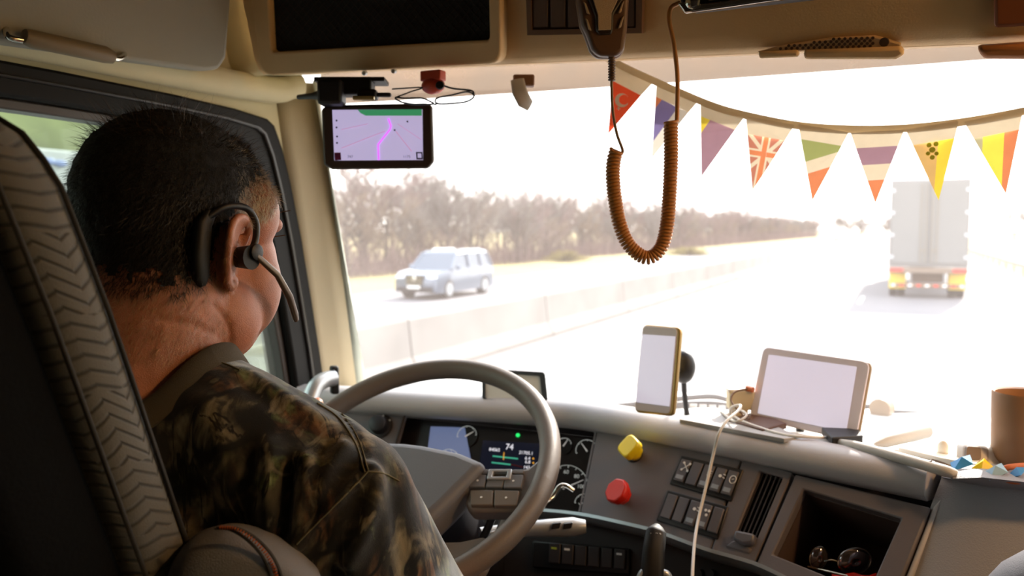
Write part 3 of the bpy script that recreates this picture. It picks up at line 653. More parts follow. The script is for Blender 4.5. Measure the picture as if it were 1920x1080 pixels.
bank([(1253, 919), (1367, 951), (1347, 1013), (1231, 977)], 5, [None, None, 'lamp', 'fan', None], M['sw'])

# left panel with the light knob
PLF = faceplane((-.96, 1.405, 2.127), -12, 30)
plate('light_panel', PLF, [(610, 752), (762, 766), (738, 850), (700, 960), (560, 960), (585, 850)], -.02, 0, M['face'], dash, bevel=.003)
lk_ = MB().disc(PLF.hit(714, 799), PLF.n, [(.025, 0), (.025, .004), (.019, .006), (.0175, .024), (.015, .026)], 26).obj('light_knob', M['dark'], dash, smooth=40)
for x, y in ((702, 787), (719, 780), (731, 788)): MB().disc(PLF.hit(x, y, .005), PLF.n, [(.0016, 0), (.0016, .002)], 8).obj('symbol', M['icon'], lk_)

# lower dash and its switches
plate('lower_panel', PLW, [(860, 960), (1000, 968), (1086, 975), (1165, 991), (1240, 1010), (1330, 1043), (1420, 1072), (1560, 1140), (1560, 1400), (860, 1400)], -.10, -.02, M['facelow'], dash, bevel=.004)
plate('switch_bezel', PLW, [(992, 1012), (1176, 1028), (1174, 1078), (992, 1064)], -.022, -.012, M['swdark'], dash, bevel=.003)
for k in range(6):
    x0 = 1027 + k * 24.5; y0 = 1017 + k * 2.2
    so = plate('rocker_switch', PLW, [(x0, y0), (x0 + 21, y0 + 2), (x0 + 19, y0 + 40), (x0 - 2, y0 + 38)], -.014, -.006, mat('switch_low', '2b2628', .45), dash, bevel=.0015)
    if k in (0, 1, 5): plate('symbol', PLW, [(x0 + 4, y0 + 8), (x0 + 14, y0 + 9), (x0 + 14, y0 + 13), (x0 + 4, y0 + 12)], -.006, -.0052, [mat('icon_green', 'a8b83a', .5), M['icon'], M['icon']][min(k, 2)], so, bevel=0)
for k, x0 in enumerate((1310, 1332)): MB().disc(PLW.hit(x0, 1076, -.01), PLW.n, [(.008, -.01), (.007, .006)], 12).obj('small_knob', M['dark'], dash, smooth=40)

# instrument cluster ------------------------------------------------
ic = thing('instrument_cluster', PK.hit(930, 960), 'instrument cluster with display and gauges behind the steering wheel', 'instrument cluster')
plate('cluster_face', PK, [(752, 776), (1124, 815), (1092, 985), (700, 985)], -.05, -.022, mat('cluster_black', '1a1416', .35), ic, bevel=.003)
MB().loft([[PK.hit(x, y, 0.02), PK.hit(x, y, -.03)] for x, y in ((738, 850), (762, 770), (785, 763), (1090, 800), (1116, 812))], False).obj('hood_lining', mat('hood_brown', '2b201d', .7), ic, solid=.004)
MB().loft([[PK.hit(x, y, .012) + np.array([0, 0, b]) for b in (0, .006, .012)] for x, y in ((755, 768), (790, 757), (900, 768), (1095, 795), (1112, 808))], False).obj('hood_edge', mat('hood_brown2', '4d3b33', .6), ic, solid=.006)
PKD = Plane(PK.o - PK.n * .02, PK.u, PK.v)
gl1 = mat('gauge_white', 'd8d8d0', .4, emit='cfd2cf', estr=.25)
plate('side_display', PKD, [(808, 800), (872, 802), (885, 872), (800, 862)], 0, .002, mat('display_blue', '6b7690', .15, emit='6f7da8', estr=.35), ic, bevel=0)
plate('centre_display', PKD, [(906, 826), (1012, 832), (1008, 886), (898, 880)], 0, .002, mat('display_dark', '191a24', .15, emit='202538', estr=.2), ic, bevel=0)
tw = mat('display_text', 'e8e8ee', .5, emit='e8e8f4', estr=.6)
for s_, x, y, h in (('74', 956, 839, 11), ('84065', 928, 844, 6), ('21705.1', 987, 850, 6), ('6.4', 990, 860, 6), ('6.8', 990, 867, 6), ('143', 988, 877, 6)):
    textobj('readout', s_, PKD, x, y, h, tw, ic, .003)
for x0, y0, x1, y1, m_ in ((924, 855, 971, 860, mat('bar_green', '49a08a', .4, emit='3fae8c', estr=.5)), (922, 867, 957, 871, mat('bar_green', '49a08a')), (958, 871, 980, 876, mat('bar_red', '6a2020', .4))):
    MB().tube([PKD.hit(x0, y0, .003), PKD.hit(x1, y1, .003)], .0014, 5).obj('display_bar', m_, ic)
MB().tube([PKD.hit(945, 848, .004), PKD.hit(944, 862, .004)], .0009, 5).obj('display_mark', mat('mark_amber', 'd69a2a', .4, emit='e0a030', estr=.5), ic)
MB().disc(PKD.hit(971, 816, .003), PK.n, [(.004, 0), (.004, .001)], 10).obj('indicator', mat('ind_green', '1fb45c', .4, emit='20d060', estr=1.0), ic)
for x, y in ((1000, 860), (1000, 868)): MB().disc(PKD.hit(x, y, .003), PK.n, [(.0018, 0), (.0018, .001)], 8).obj('indicator', mat('mark_amber', 'd69a2a'), ic)
def gauge(cx, cy, r, a0, a1, nd, nticks, nums=()):
    c = PKD.uv(cx, cy); R_ = (PKD.uv(cx + r, cy) - c)[0]
    pt = lambda a, k, off=.003: PKD.p(c[0] + R_ * k * math.cos(a), c[1] - R_ * k * math.sin(a), off)
    g = MB().disc(PKD.p(c[0], c[1], .0), PK.n, [(R_ * 1.08, 0), (R_ * 1.08, .0015)], 30).obj('gauge', mat('gauge_black', '120e10', .4), ic)
    t = MB(); A = np.linspace(math.radians(a0), math.radians(a1), 24); t.tube([pt(a, 1) for a in A], .0006, 4)
    for a in np.linspace(math.radians(a0), math.radians(a1), nticks): t.tube([pt(a, 1), pt(a, .88)], .0006, 4)
    t.obj('gauge_scale', gl1, g)
    a = math.radians(nd); MB().tube([pt(a + math.pi, .15, .005), pt(a, .85, .005)], [.0016, .0006], 6).obj('needle', mat('needle', 'e4ded8', .4, emit='e0dcd8', estr=.2), g)
    for s_, ad in nums:
        q = proj(pt(math.radians(ad), .68)); textobj('numeral', s_, PKD, q[0], q[1], r * .17, gl1, g, .003)
gauge(1062, 915, 42, 225, -45, 28, 13, (('20', 210), ('40', 150), ('60', 95), ('80', 50), ('100', 8)))
gauge(1100, 845, 20, 200, -20, 130, 5); gauge(1058, 836, 14, 200, 20, 60, 5); gauge(876, 818, 18, 190, 10, 35, 5); gauge(1096, 945, 18, 180, 0, 70, 5); gauge(840, 866, 22, 170, 20, 70, 6)

# steering wheel ----------------------------------------------------
WC = np.array([-.689, 1.092, 2.129]); wt = math.radians(56.4); wy = math.radians(2.1)
wr = np.array([math.cos(wy), math.sin(wy), 0]); wfw = np.array([-math.sin(wy), math.cos(wy), 0]); wu = wfw * math.sin(wt) + np.array([0, 0, math.cos(wt)])
PW = Plane(WC, wr, -wu); wn = PW.n
sw = thing('steering_wheel', WC, 'large grey steering wheel with buttons on the spoke in front of the driver', 'steering wheel')
rimv = []
for a in np.linspace(0, 2 * math.pi, 97)[:-1]:
    e = wr * math.cos(a) + wu * math.sin(a); c = WC + e * .225
    rimv.append([c + e * .0165 * math.cos(b) + wn * .0185 * math.sin(b) for b in np.linspace(0, 2 * math.pi, 17)[:-1]])
MB().loft(rimv + [rimv[0]], True).obj('rim', M['wheel'], sw, smooth=80)
hubp = [(-.16, -.045), (-.12, .055), (-.04, .075), (.04, .075), (.085, .058), (.105, .035), (.07, -.045), (.035, -.095), (-.035, -.095), (-.07, -.045)]
hp = [(724, 845), (800, 848), (868, 862), (919, 884), (905, 897), (845, 958), (787, 1014)]
H = [PW.uv(*p) for p in hp]; H = [(a, b) for a, b in H]
sym = [(-a, b) for a, b in H[::-1]]
top = [p for p in H if p[0] > 0.0]; topm = [(-a, b) for a, b in top[::-1]]
MB().prism([PW.p(a, b) for a, b in topm + top], wn, -.035, .022).obj('hub_cover', M['hub'], sw, bevel=.014, bseg=4)
for s_ in (1, -1):
    Q = [PW.uv(*p) for p in ((895, 886), (990, 880), (1012, 862), (1030, 905), (1000, 935), (975, 960), (885, 960), (872, 945))]
    MB().prism([PW.p(s_ * a, b) for a, b in Q], wn, -.022, .004).obj('spoke', M['wheel'], sw, bevel=.006, bseg=3)
    cells = [((886, 898), (915, 898), (911, 921), (882, 921)), ((917, 908), (948, 908), (944, 922), (913, 921)), ((951, 898), (984, 898), (980, 923), (946, 922)),
             ((904, 887), (922, 888), (917, 896), (890, 896)), ((964, 888), (985, 888), (984, 896), (962, 896)), ((884, 927), (927, 927), (926, 955), (885, 955)), ((930, 927), (976, 928), (972, 956), (929, 956))]
    for k, q in enumerate(cells):
        b_ = MB().prism([PW.p(s_ * a, b) for a, b in [PW.uv(*p) for p in q]], wn, .002, .010).obj('button', M['hub'] if k < 5 else mat('button_brown', '6a5f54', .5), sw, bevel=.0015)
        if k in (0, 2, 5, 6):
            c = np.mean([PW.uv(*p) for p in q], 0); MB().disc(PW.p(s_ * c[0], c[1], .0098), wn, [(.0018, 0), (.0018, .0008)], 8).obj('symbol', M['icon'], b_)
    A = [PW.uv(*p) for p in ((920, 890), (964, 890), (960, 908), (916, 908))]; B = [PW.uv(*p) for p in ((928, 894), (955, 894), (952, 904), (926, 904))]
    MB().ring([PW.p(s_ * a, b) for a, b in A], [PW.p(s_ * a, b) for a, b in B], wn, .004, .013).obj('button_frame', M['silver'], sw, bevel=.0012)
Q = [PW.uv(*p) for p in ((792, 1012), (862, 1010), (905, 1000), (930, 1016), (905, 1066), (850, 1090))]; Q = [q for q in Q if q[0] > .0]
MB().prism([PW.p(a, b) for a, b in [(-a, b) for a, b in Q[::-1]] + Q], wn, -.024, -.004).obj('lower_spoke', M['wheel'], sw, bevel=.006)

stc = thing('steering_column', WC - wn * .05, 'dark steering column shroud with stalks below the wheel', 'steering column')
MB().tube([WC - wn * .04, WC - wn * .12, WC - wn * .30 + np.array([0, .06, 0])], [.075, .07, .06], 20).obj('shroud', M['dark'], stc, smooth=50)
def sweep_flat(pts, w, h, up): 
    R_ = []
    for i, p in enumerate(pts):
        t = nrm(pts[min(i + 1, len(pts) - 1)] - pts[max(i - 1, 0)]); s_ = nrm(np.cross(t, up)); q = np.cross(s_, t)
        R_.append([p + s_ * a * w[i] + q * b * h[i] for a, b in rrect(2, 2, .7, 3)])
    return MB().loft(R_, True, True)
sk = sweep_flat([at(900, 1000, 1.27), at(1000, 991, 1.30), at(1075, 988, 1.30), at(1098, 987, 1.30)], [.008, .010, .013, .009], [.008, .013, .014, .009], wn).obj('stalk', M['silver'], stc, smooth=50)
for x0, x1 in ((1036, 1052), (1058, 1074)): MB().prism([at(x0, 981, 1.286), at(x1, 979, 1.286), at(x1 - 3, 990, 1.286), at(x0 - 3, 992, 1.286)], -cF, -.004, .003).obj('stalk_button', M['dark'], sk, bevel=.001)
MB().tube(spline([at(985, 965, 1.30), at(1030, 938, 1.34), at(1048, 914, 1.35), at(1060, 911, 1.35), at(1075, 920, 1.35)], 5), .0045, 8).obj('chrome_lever', M['chrome'], stc, smooth=60)
for L in ([(905, 1010), (917, 985), (926, 962)], [(935, 1000), (945, 970)]): MB().tube([at(x, y, 1.24) for x, y in L], .006, 8).obj('tilt_lever', M['silver'] if len(L) == 2 else M['dark'], stc, smooth=60)

# hand brake lever with ring symbol
bl = thing('brake_lever', at(1225, 1100, 1.22), 'black hand brake lever with white ring symbol below the switch field', 'lever')
sweep_flat([at(1232, 990, 1.235), at(1230, 998, 1.225), at(1226, 1030, 1.21), at(1222, 1085, 1.20), at(1220, 1180, 1.24)], [.008, .0145, .0155, .0165, .012], [.008, .012, .014, .014, .012], cF).obj('grip', M['black'], bl, bevel=.002)
c = at(1229, 1008, 1.212); e1, e2 = cR, cU
sy = MB().tube([c + .0068 * (math.cos(a) * e1 + math.sin(a) * e2) for a in np.linspace(0, 6.283, 25)[:-1]], .0008, 5, closed=True); sy.disc(c, -cF, [(.0042, 0), (.0042, .0008)], 14)
for s_ in (-1, 1): sy.tube([c + .009 * (math.cos(a) * e1 + math.sin(a) * e2) for a in np.linspace(-.8, .8, 8) + (math.pi if s_ < 0 else 0)], .0008, 5)
sy.obj('symbol', M['icon'], bl)
MB().tube(spline([at(1198, 1090, 1.2), at(1206, 1074, 1.2), at(1216, 1076, 1.2)], 4), .006, 8).obj('gate_left', M['silver'], bl, smooth=60)
MB().tube(spline([at(1258, 1092, 1.2), at(1250, 1077, 1.2), at(1242, 1074, 1.2)], 4), .006, 8).obj('gate_right', M['silver'], bl, smooth=60)

# ================================================================== THINGS ON THE DASH
def slabq(name, pl, Q, z0, z1, m_, parent, f=.12, bevel=.002): return MB().prism(roundquad([pl.hit(*p) for p in Q], f, 5), pl.n, z0, z1).obj(name, m_, parent, bevel=bevel)
scr = mat('lit_screen', 'c8c2d0', .15, emit='d9d3e6', estr=.38)
PP = faceplane(at(1228, 776, 1.42), 14, 10)
ph = thing('smartphone', PP.hit(1226, 778), 'smartphone in a gold case standing upright on the dash lip', 'phone')
slabq('case', PP, [(1204, 608), (1276, 614), (1262, 781), (1188, 773)], -.012, -.001, M['gold'], ph, .14, .003)
slabq('front_glass', PP, [(1206, 611), (1270, 616), (1256, 776), (1191, 769)], -.003, .0008, M['bezelw'], ph, .12, .0005)
slabq('screen', PP, [(1205, 627), (1267, 631), (1256, 762), (1193, 754)], .0004, .0014, scr, ph, .02, 0)
pm = thing('phone_mount', at(1284, 690, 1.50), 'black suction mount sticking out behind the smartphone', 'mount')
MB().ellipsoid(at(1281, 688, 1.50), (.022, .018, .030)).obj('suction_cup', M['dark'], pm, smooth=80)
MB().tube([at(1279, 690, 1.50), PP.hit(1236, 715, -.012)], .006, 8).obj('arm', M['dark'], pm, smooth=60)
MB().tube([at(1281, 688, 1.50), at(1283, 735, 1.52), at(1288, 778, 1.52)], .005, 8).obj('foot', M['dark'], pm, smooth=60)

PB = faceplane(at(1500, 812, 1.385), 20, 18)
tb = thing('tablet', PB.hit(1500, 812), 'white-framed tablet propped on the centre of the dash', 'tablet')
slabq('back', PB, [(1431, 649), (1634, 678), (1607, 829), (1404, 782)], -.011, -.003, mat('tablet_back', '9a8468', .4), tb, .1, .003)
slabq('bezel', PB, [(1432, 650), (1631, 679), (1604, 827), (1405, 781)], -.004, .0005, M['bezelw'], tb, .1, .001)
slabq('screen', PB, [(1442, 665), (1607, 688), (1587, 810), (1421, 775)], .0002, .0012, scr, tb, .02, 0)
tm = thing('tablet_stand', PT.hit(1440, 800), 'small dark stand holding up the tablet', 'stand')
plate('base', PT, [(1362, 792), (1420, 776), (1475, 800), (1430, 812)], -.004, .006, mat('stand_brown', '5a3a24', .5), tm, bevel=.002)
MB().tube([PB.hit(1500, 812, -.05), PB.hit(1500, 745, -.012)], .007, 8).obj('arm', M['dark'], tm, smooth=60)
plate('foot', PT, [(1540, 812), (1610, 815), (1618, 828), (1560, 832)], -.003, .010, M['dark'], tm, bevel=.002)
tag(plate('non_slip_mat', PT, [(1274, 789), (1318, 771), (1352, 769), (1440, 795), (1500, 822), (1470, 826)], -.004, .003, mat('mat_grey', 'a8a5a4', .6), None, bevel=.001), 'flat grey mat on the dash beside the tablet', 'mat')
cb = thing('charger_plug', PT.hit(1388, 782), 'cream charger plug on the dash behind the tablet', 'charger')
MB().box(at(1388, 748, 1.47), (.022, .014, .018), [cR, nrm(cF * [1, 1, 0]), [0, 0, 1]]).obj('body', mat('cream_plastic', 'd8cba8', .5), cb, bevel=.004)
MB().box(at(1384, 731, 1.47), (.020, .012, .003), [cR, nrm(cF * [1, 1, 0]), [0, 0, 1]]).obj('lid', M['white'], cb, bevel=.002)
MB().tube([at(1400, 728, 1.46), at(1412, 731, 1.45)], .005, 8).obj('usb_plug', M['orange'], cb)
MB().box(at(1386, 775, 1.47), (.012, .012, .022), [cR, nrm(cF * [1, 1, 0]), [0, 0, 1]]).obj('post', mat('cream_plastic', 'd8cba8'), cb)
MB().tube(spline([at(1402, 729, 1.455), at(1378, 735, 1.45), at(1371, 752, 1.44), at(1390, 775, 1.42), at(1405, 786, 1.40)], 6), .0018, 6).obj('lead', mat('lead_brown', '6b4a30', .5), cb, smooth=60)
wc = MB().tube(spline([PB.hit(1580, 820, -.006), PT.hit(1530, 820, .004), PT.hit(1470, 815, .004), PT.hit(1405, 795, .006), PT.hit(1372, 778, .012), at(1372, 764, 1.41), at(1388, 760, 1.40), at(1384, 770, 1.37), at(1362, 790, 1.345), PC.hit(1347, 815, .052), PC.hit(1338, 850, .03), PC.hit(1322, 920, .02), PC.hit(1309, 975, .022), PC.hit(1302, 1020, .04), PC.hit(1298, 1090, .06), PC.hit(1298, 1180, .06)], 8), .0024, 8).obj('charging_cable', M['white'], smooth=70)
tag(wc, 'white charging cable looping from the tablet and hanging over the dash', 'cable')
tag(MB().tube(spline([PT.hit(1352, 772, .004), PT.hit(1378, 790, .012), PT.hit(1400, 778, .02), PT.hit(1382, 768, .018), PT.hit(1366, 782, .006), PT.hit(1420, 800, .003)], 8), .002, 6).obj('coiled_lead', mat('lead_grey', 'cfc8be', .5), smooth=70), 'short pale lead curled beside the tablet stand', 'cable')

# small framed device behind the wheel
PD = faceplane(at(965, 745, 1.62), -12, 14)
dv = thing('dash_device', PD.hit(965, 752), 'slim black-framed glass device behind the steering wheel rim', 'device')
MB().ring(roundquad([PD.hit(*p) for p in ((903, 691), (1021, 698), (1027, 754), (904, 748))], .1, 4), roundquad([PD.hit(*p) for p in ((910, 698), (1012, 705), (1017, 754), (910, 748))], .1, 4), PD.n, -.008, .0).obj('frame', mat('device_frame', '3a4248', .4), dv, bevel=.002)
MB().prism([PD.hit(*p) for p in ((908, 697), (1014, 704), (1019, 754), (908, 748))], PD.n, -.006, -.003).obj('glass', mat('device_glass', 'dfe3e2', .2), dv)

# wipers outside the glass
for nm, lab, L, r_ in (('wiper', 'dark wiper arm lying at the windscreen foot behind the phone', [[(1105, 766), (1200, 757), (1290, 746), (1340, 744), (1372, 752)], [(1110, 772), (1250, 762), (1330, 758), (1400, 768)]], .006),
                       ('wiper', 'wiper arm with pivot at the windscreen foot right of the tablet', [[(1580, 764), (1640, 762), (1660, 768)], [(1655, 772), (1728, 777)]], .006)):
    w_ = thing(nm, at(L[0][0][0], L[0][0][1], 1.80), lab, 'wiper')
    for k, q in enumerate(L): MB().tube(spline([at(x, y, 1.80) for x, y in q], 5), r_ if k == 0 else .008, 6).obj('arm' if k == 0 else 'blade', M['dark'], w_, smooth=60)
    if '1580' in str(L): MB().disc(at(1652, 766, 1.78), (-.3, -1, 0), [(.022, -.02), (.022, .01), (.015, .014)], 16).obj('pivot', mat('pivot_tan', '8c7458', .5), w_, smooth=40)
    else:
        for k in range(5): MB().box(at(1300 + k * 18, 760 + k, 1.79), (.007, .004, .003)).obj('clip', M['white'], w_)

# clutter in the tray on the right
cup = thing('cup', PT.hit(1915, 872), 'brown cup standing on the dash at the right edge', 'cup')
c = PT.hit(1917, 868) ; MB().disc(c, (0, 0, 1), [(.036, 0), (.040, .01), (.0415, .098), (.0405, .101), (.037, .099), (.035, .02)], 36).obj('body', M['cupb'], cup, smooth=50)
MB().disc(c + [0, 0, .018], (0, 0, 1), [(.034, 0), (.034, .002)], 24).obj('liner', mat('cup_inner', '6b4628', .6), cup)
tag(plate('paper_tray', PT, [(1684, 846), (1716, 838), (1800, 835), (1850, 850), (1830, 878), (1765, 866)], -.002, .006, M['paper'], None, bevel=.001), 'white paper lying in the tray left of the cup', 'paper')
ca = thing('plastic_case', PT.hit(1846, 880), 'clear rounded plastic case lying open in front of the cup', 'case')
for x0, x1, y0, m_ in ((1800, 1848, 829, mat('case_grey', 'b8b0aa', .25)), (1842, 1890, 834, mat('case_clear', 'e2dccf', .2))):
    MB().prism(roundquad([at(x0, y0, 1.19), at(x1, y0 + 4, 1.19), at(x1, y0 + 46, 1.17), at(x0 - 2, y0 + 42, 1.17)], .3, 5), -cF, -.012, .012).obj('shell', m_, ca, bevel=.005, bseg=3)
MB().prism(roundquad([at(1812, 836, 1.175), at(1838, 838, 1.175), at(1838, 862, 1.165), at(1810, 860, 1.165)], .2, 4), -cF, -.002, .002).obj('dark_lining', mat('lining', '7a6a60', .6), ca)
def scrap(name, lab, cat, x, y, w_, h_, m_, rz):
    p = PT.hit(x, y, .004); a = math.radians(rz); A = [np.array([math.cos(a), math.sin(a), .2]), np.array([-math.sin(a), math.cos(a), .1]), np.array([0, 0, 1.0])]
    V = [p + A[0] * w_ * i + A[1] * h_ * j + A[2] * q for i, j, q in ((-1, -1, 0), (1, -1, .006), (1, 1, .012), (-1, 1, .004), (0, 0, .014))]
    tag(obj(name, V, [(0, 1, 4), (1, 2, 4), (2, 3, 4), (3, 0, 4)], m_, None, solid=.001), lab, cat)
scrap('wrapper', 'small blue wrapper in front of the plastic case', 'wrapper', 1803, 876, .012, .009, M['blue'], 10)
scrap('wrapper', 'small yellow wrapper under the plastic case', 'wrapper', 1842, 884, .010, .008, M['yellow'], 40)
scrap('wrapper', 'yellow wrapper beside the brown cup foot', 'wrapper', 1900, 866, .010, .009, M['yellow'], -20)
scrap('wrapper', 'pale blue wrapper near the orange strap', 'wrapper', 1866, 893, .012, .008, mat('pale_blue', '9cc4e2', .5), 25)
scrap('wrapper', 'blue wrapper inside the loop of the orange strap', 'wrapper', 1905, 896, .010, .008, M['blue'], -35)
tag(MB().ellipsoid(PT.hit(1768, 843, .010), (.008, .007, .014)).obj('earplug', M['paper'], smooth=80), 'small white lump standing on the paper in the tray', 'earplug')
tag(MB().tube(spline([PT.hit(1874, 886, .006), PT.hit(1892, 876, .014), PT.hit(1935, 874, .014), PT.hit(1950, 890, .008), PT.hit(1915, 902, .003), PT.hit(1886, 899, .003)], 6, True), .004, 8, closed=True).obj('strap', M['orange'], smooth=70), 'orange strap loop lying at the right edge of the tray', 'strap')
tag(MB().tube(spline([PT.hit(1690, 852, .008), PT.hit(1742, 866, .01), PT.hit(1748, 862, .012), PT.hit(1778, 872, .008), PT.hit(1776, 876, .004)], 4), .0012, 5).obj('wire', mat('wire_dark', '5a4a40', .4), smooth=60), 'thin bent wire on the front of the tray', 'wire')

# sunglasses and red cloth in the bin
sg = thing('sunglasses', PC.hit(1580, 1070, -.06), 'mirrored aviator sunglasses lying in the storage bin', 'sunglasses')
lm = mat('lens_mirror', '8a8288', .06, .9)
for c_, r_, tl in (((1602, 1052), (.024, .019), .25), ((1535, 1046), (.013, .017), -.25)):
    o_ = PC.hit(*c_, -.045); e1 = nrm(cR * .95 + cU * tl * .8); e2 = nrm(cU - e1 * np.dot(cU, e1)); nrm_ = np.cross(e1, e2)
    L = [[o_ + k * (e1 * r_[0] * math.cos(a) + e2 * r_[1] * math.sin(a)) + nrm_ * .005 * (1 - k * k) for a in np.linspace(0, 6.283, 25)[:-1]] for k in (1, .7, .4, .05)]
    MB().loft(L, True).obj('lens', lm, sg, smooth=80, solid=.001)
    MB().tube(L[0], .0011, 6, closed=True).obj('lens_frame', M['chrome'], sg, smooth=60)
MB().tube(spline([PC.hit(1546, 1052, -.045), PC.hit(1560, 1050, -.04), PC.hit(1578, 1056, -.045)], 4), .0012, 6).obj('bridge', M['chrome'], sg, smooth=60)
MB().tube(spline([PC.hit(1515, 1062, -.045), PC.hit(1540, 1068, -.035), PC.hit(1590, 1080, -.03)], 4), .0014, 6).obj('temple', M['chrome'], sg, smooth=60)
rc = MB().loft([[PC.hit(1560 + i * 14, 1077 + j * 14 + 3 * math.sin(i * 1.7), -.035 + .004 * math.sin(i * 2 + j)) for i in range(7)] for j in range(4)], False).obj('red_cloth', M['red'], smooth=80, solid=.003)
tag(rc, 'red cloth under the sunglasses in the storage bin', 'cloth')

# ================================================================== THINGS HANGING FROM THE CONSOLE
PGP = Plane(at(708, 256, 1.34), cR, (-.08, .05, -1))
gp = thing('sat_nav', PGP.hit(708, 317), 'sat nav with a lit purple map hanging below the console', 'sat nav')
body = [(612, 197), (802, 193), (810, 199), (813, 303), (802, 316), (622, 318), (606, 309), (602, 204)]
plate('housing', PGP, body, -.022, -.001, mat('satnav_case', '3a2d26', .45), gp, bevel=.004, bseg=3)
SCQ = [(623, 206), (792, 205), (793, 300), (627, 301)]
plate('screen', PGP, SCQ, -.001, .0006, mat('map_lilac', 'c6bce4', .2, emit='cdc2ee', estr=.40), gp, bevel=0)
def paint(name, pts, m_, off=.0012): return MB().prism([PGP.hit(*p) for p in pts], PGP.n, off - .0004, off).obj(name, m_, gp)
paint('map_banner', [(671, 206), (791, 205), (791, 217), (686, 217), (676, 212)], mat('map_green', '3f8f64', .3, emit='3f9a68', estr=.4))
mg = mat('map_route', 'd070f0', .3, emit='d468f4', estr=.7); rd = mat('map_road', 'c99ab8', .3, emit='c090b0', estr=.4); dk = mat('map_ink', '4a4468', .3)
def ln(name, pts, r_, m_): MB().tube([PGP.hit(x, y, .0014) for x, y in pts], r_, 5).obj(name, m_, gp)
ln('route', [(728, 222), (733, 236), (731, 243), (709, 271), (710, 300)], .0016, mg)
ln('map_road', [(640, 278), (690, 258), (722, 246)], .0006, rd); ln('map_road', [(742, 246), (772, 284)], .0007, rd); ln('map_road', [(640, 243), (690, 232)], .0005, rd); ln('map_road', [(745, 232), (790, 262)], .0005, rd)
paint('map_button', [(627, 286), (639, 286), (640, 300), (628, 301)], mat('map_plum', '7a2a5c', .3)); paint('map_button', [(780, 285), (792, 285), (793, 299), (781, 299)], dk)
paint('map_button', [(783, 287.5), (790, 287.5), (790.5, 296), (783.5, 296)], mat('map_lilac', 'c6bce4'), .0018)
for x, y in ((631, 226), (631, 239), (632, 256), (632, 268), (740, 244), (764, 228)): MB().disc(PGP.hit(x, y, .0012), PGP.n, [(.0016, 0), (.0016, .0004)], 8).obj('map_pin', dk, gp)
for s_, x, y, h in (('747', 657, 294, 5), ('1175', 763, 294, 5)): textobj('readout', s_, PGP, x, y, h, dk, gp, .0016)
ad = thing('power_adapter', at(640, 175, 1.32), 'cluster of black power adapters under the console above the sat nav', 'adapter')
def bxp(name, x, y, d, w_, h_, dp, m_, parent, bev=.003):
    k = d / FPX; return MB().box(at(x, y, d), (w_ * k / 2, dp / 2, h_ * k / 2), [cR, nrm(cF * [1, 1, 0]), [0, 0, 1]]).obj(name, m_, parent, bevel=bev)
bxp('adapter_body', 622, 175, 1.32, 46, 46, .04, M['dark'], ad, .005); bxp('bracket', 665, 166, 1.34, 70, 28, .04, M['black'], ad); bxp('socket', 690, 178, 1.33, 36, 18, .03, M['dark'], ad, .004)
bxp('plate', 660, 153, 1.36, 130, 8, .05, M['black'], ad, .001); bxp('connector', 682, 184, 1.31, 40, 7, .01, mat('brass', 'c4b078', .35, .7), ad, .001)
bxp('jack', 720, 178, 1.33, 28, 8, .012, M['dark'], ad); MB().tube([at(602, 178, 1.32), at(585, 180, 1.33), at(560, 182, 1.36)], [.009, .005, .004], 8).obj('lead', M['dark'], ad, smooth=60)
rcp = thing('red_clip', at(812, 160, 1.30), 'red round clip holding eyeglasses under the console', 'clip')
MB().ellipsoid(at(812, 161, 1.30), (.020, .014, .013)).obj('ball', mat('clip_red', 'c8442a', .4), rcp, smooth=80)
MB().disc(at(825, 160, 1.285), -cF, [(.007, 0), (.006, .003)], 14).obj('button', M['black'], rcp)
MB().box(at(812, 143, 1.30), (.018, .01, .008)).obj('mount', mat('clip_red', 'c8442a'), rcp, bevel=.002)
eg = thing('eyeglasses', at(812, 185, 1.29), 'thin dark-framed eyeglasses hanging from the red clip', 'glasses')
fm_ = mat('specs_frame', '3c4450', .3, .3); q = lambda L, d=1.29: spline([at(x, y, d) for x, y in L], 5)
for L in ([(741, 183), (760, 184), (790, 184), (806, 190), (812, 195), (780, 196), (752, 191)], [(819, 194), (820, 184), (848, 178), (876, 172), (889, 180), (876, 190), (848, 194)]):
    MB().tube(spline([at(x, y, 1.29) for x, y in L], 5, True), .0014, 6, closed=True).obj('rim', fm_, eg, smooth=60)
MB().tube(q([(811, 193), (816, 196), (820, 192)]), .0014, 6).obj('bridge', fm_, eg, smooth=60)
MB().tube(q([(744, 182), (770, 172), (792, 164), (735, 167)]), .0012, 6).obj('temple', fm_, eg, smooth=60); MB().tube(q([(889, 180), (884, 170), (850, 166), (830, 160)]), .0016, 6).obj('temple', fm_, eg, smooth=60)
hk = thing('visor_hook', at(980, 150, 1.34), 'brown plastic hook with a pale curved tip under the console', 'hook')
bxp('block', 982, 152, 1.34, 40, 22, .02, mat('hook_brown', '7a5238', .5), hk, .003)
sweep_flat([at(970, 150, 1.33), at(974, 172, 1.325), at(983, 190, 1.33), at(993, 198, 1.34)], [.011, .012, .012, .009], [.004, .004, .004, .003], cF).obj('tip', mat('hook_pale', 'b8b0a8', .35), hk, smooth=60)

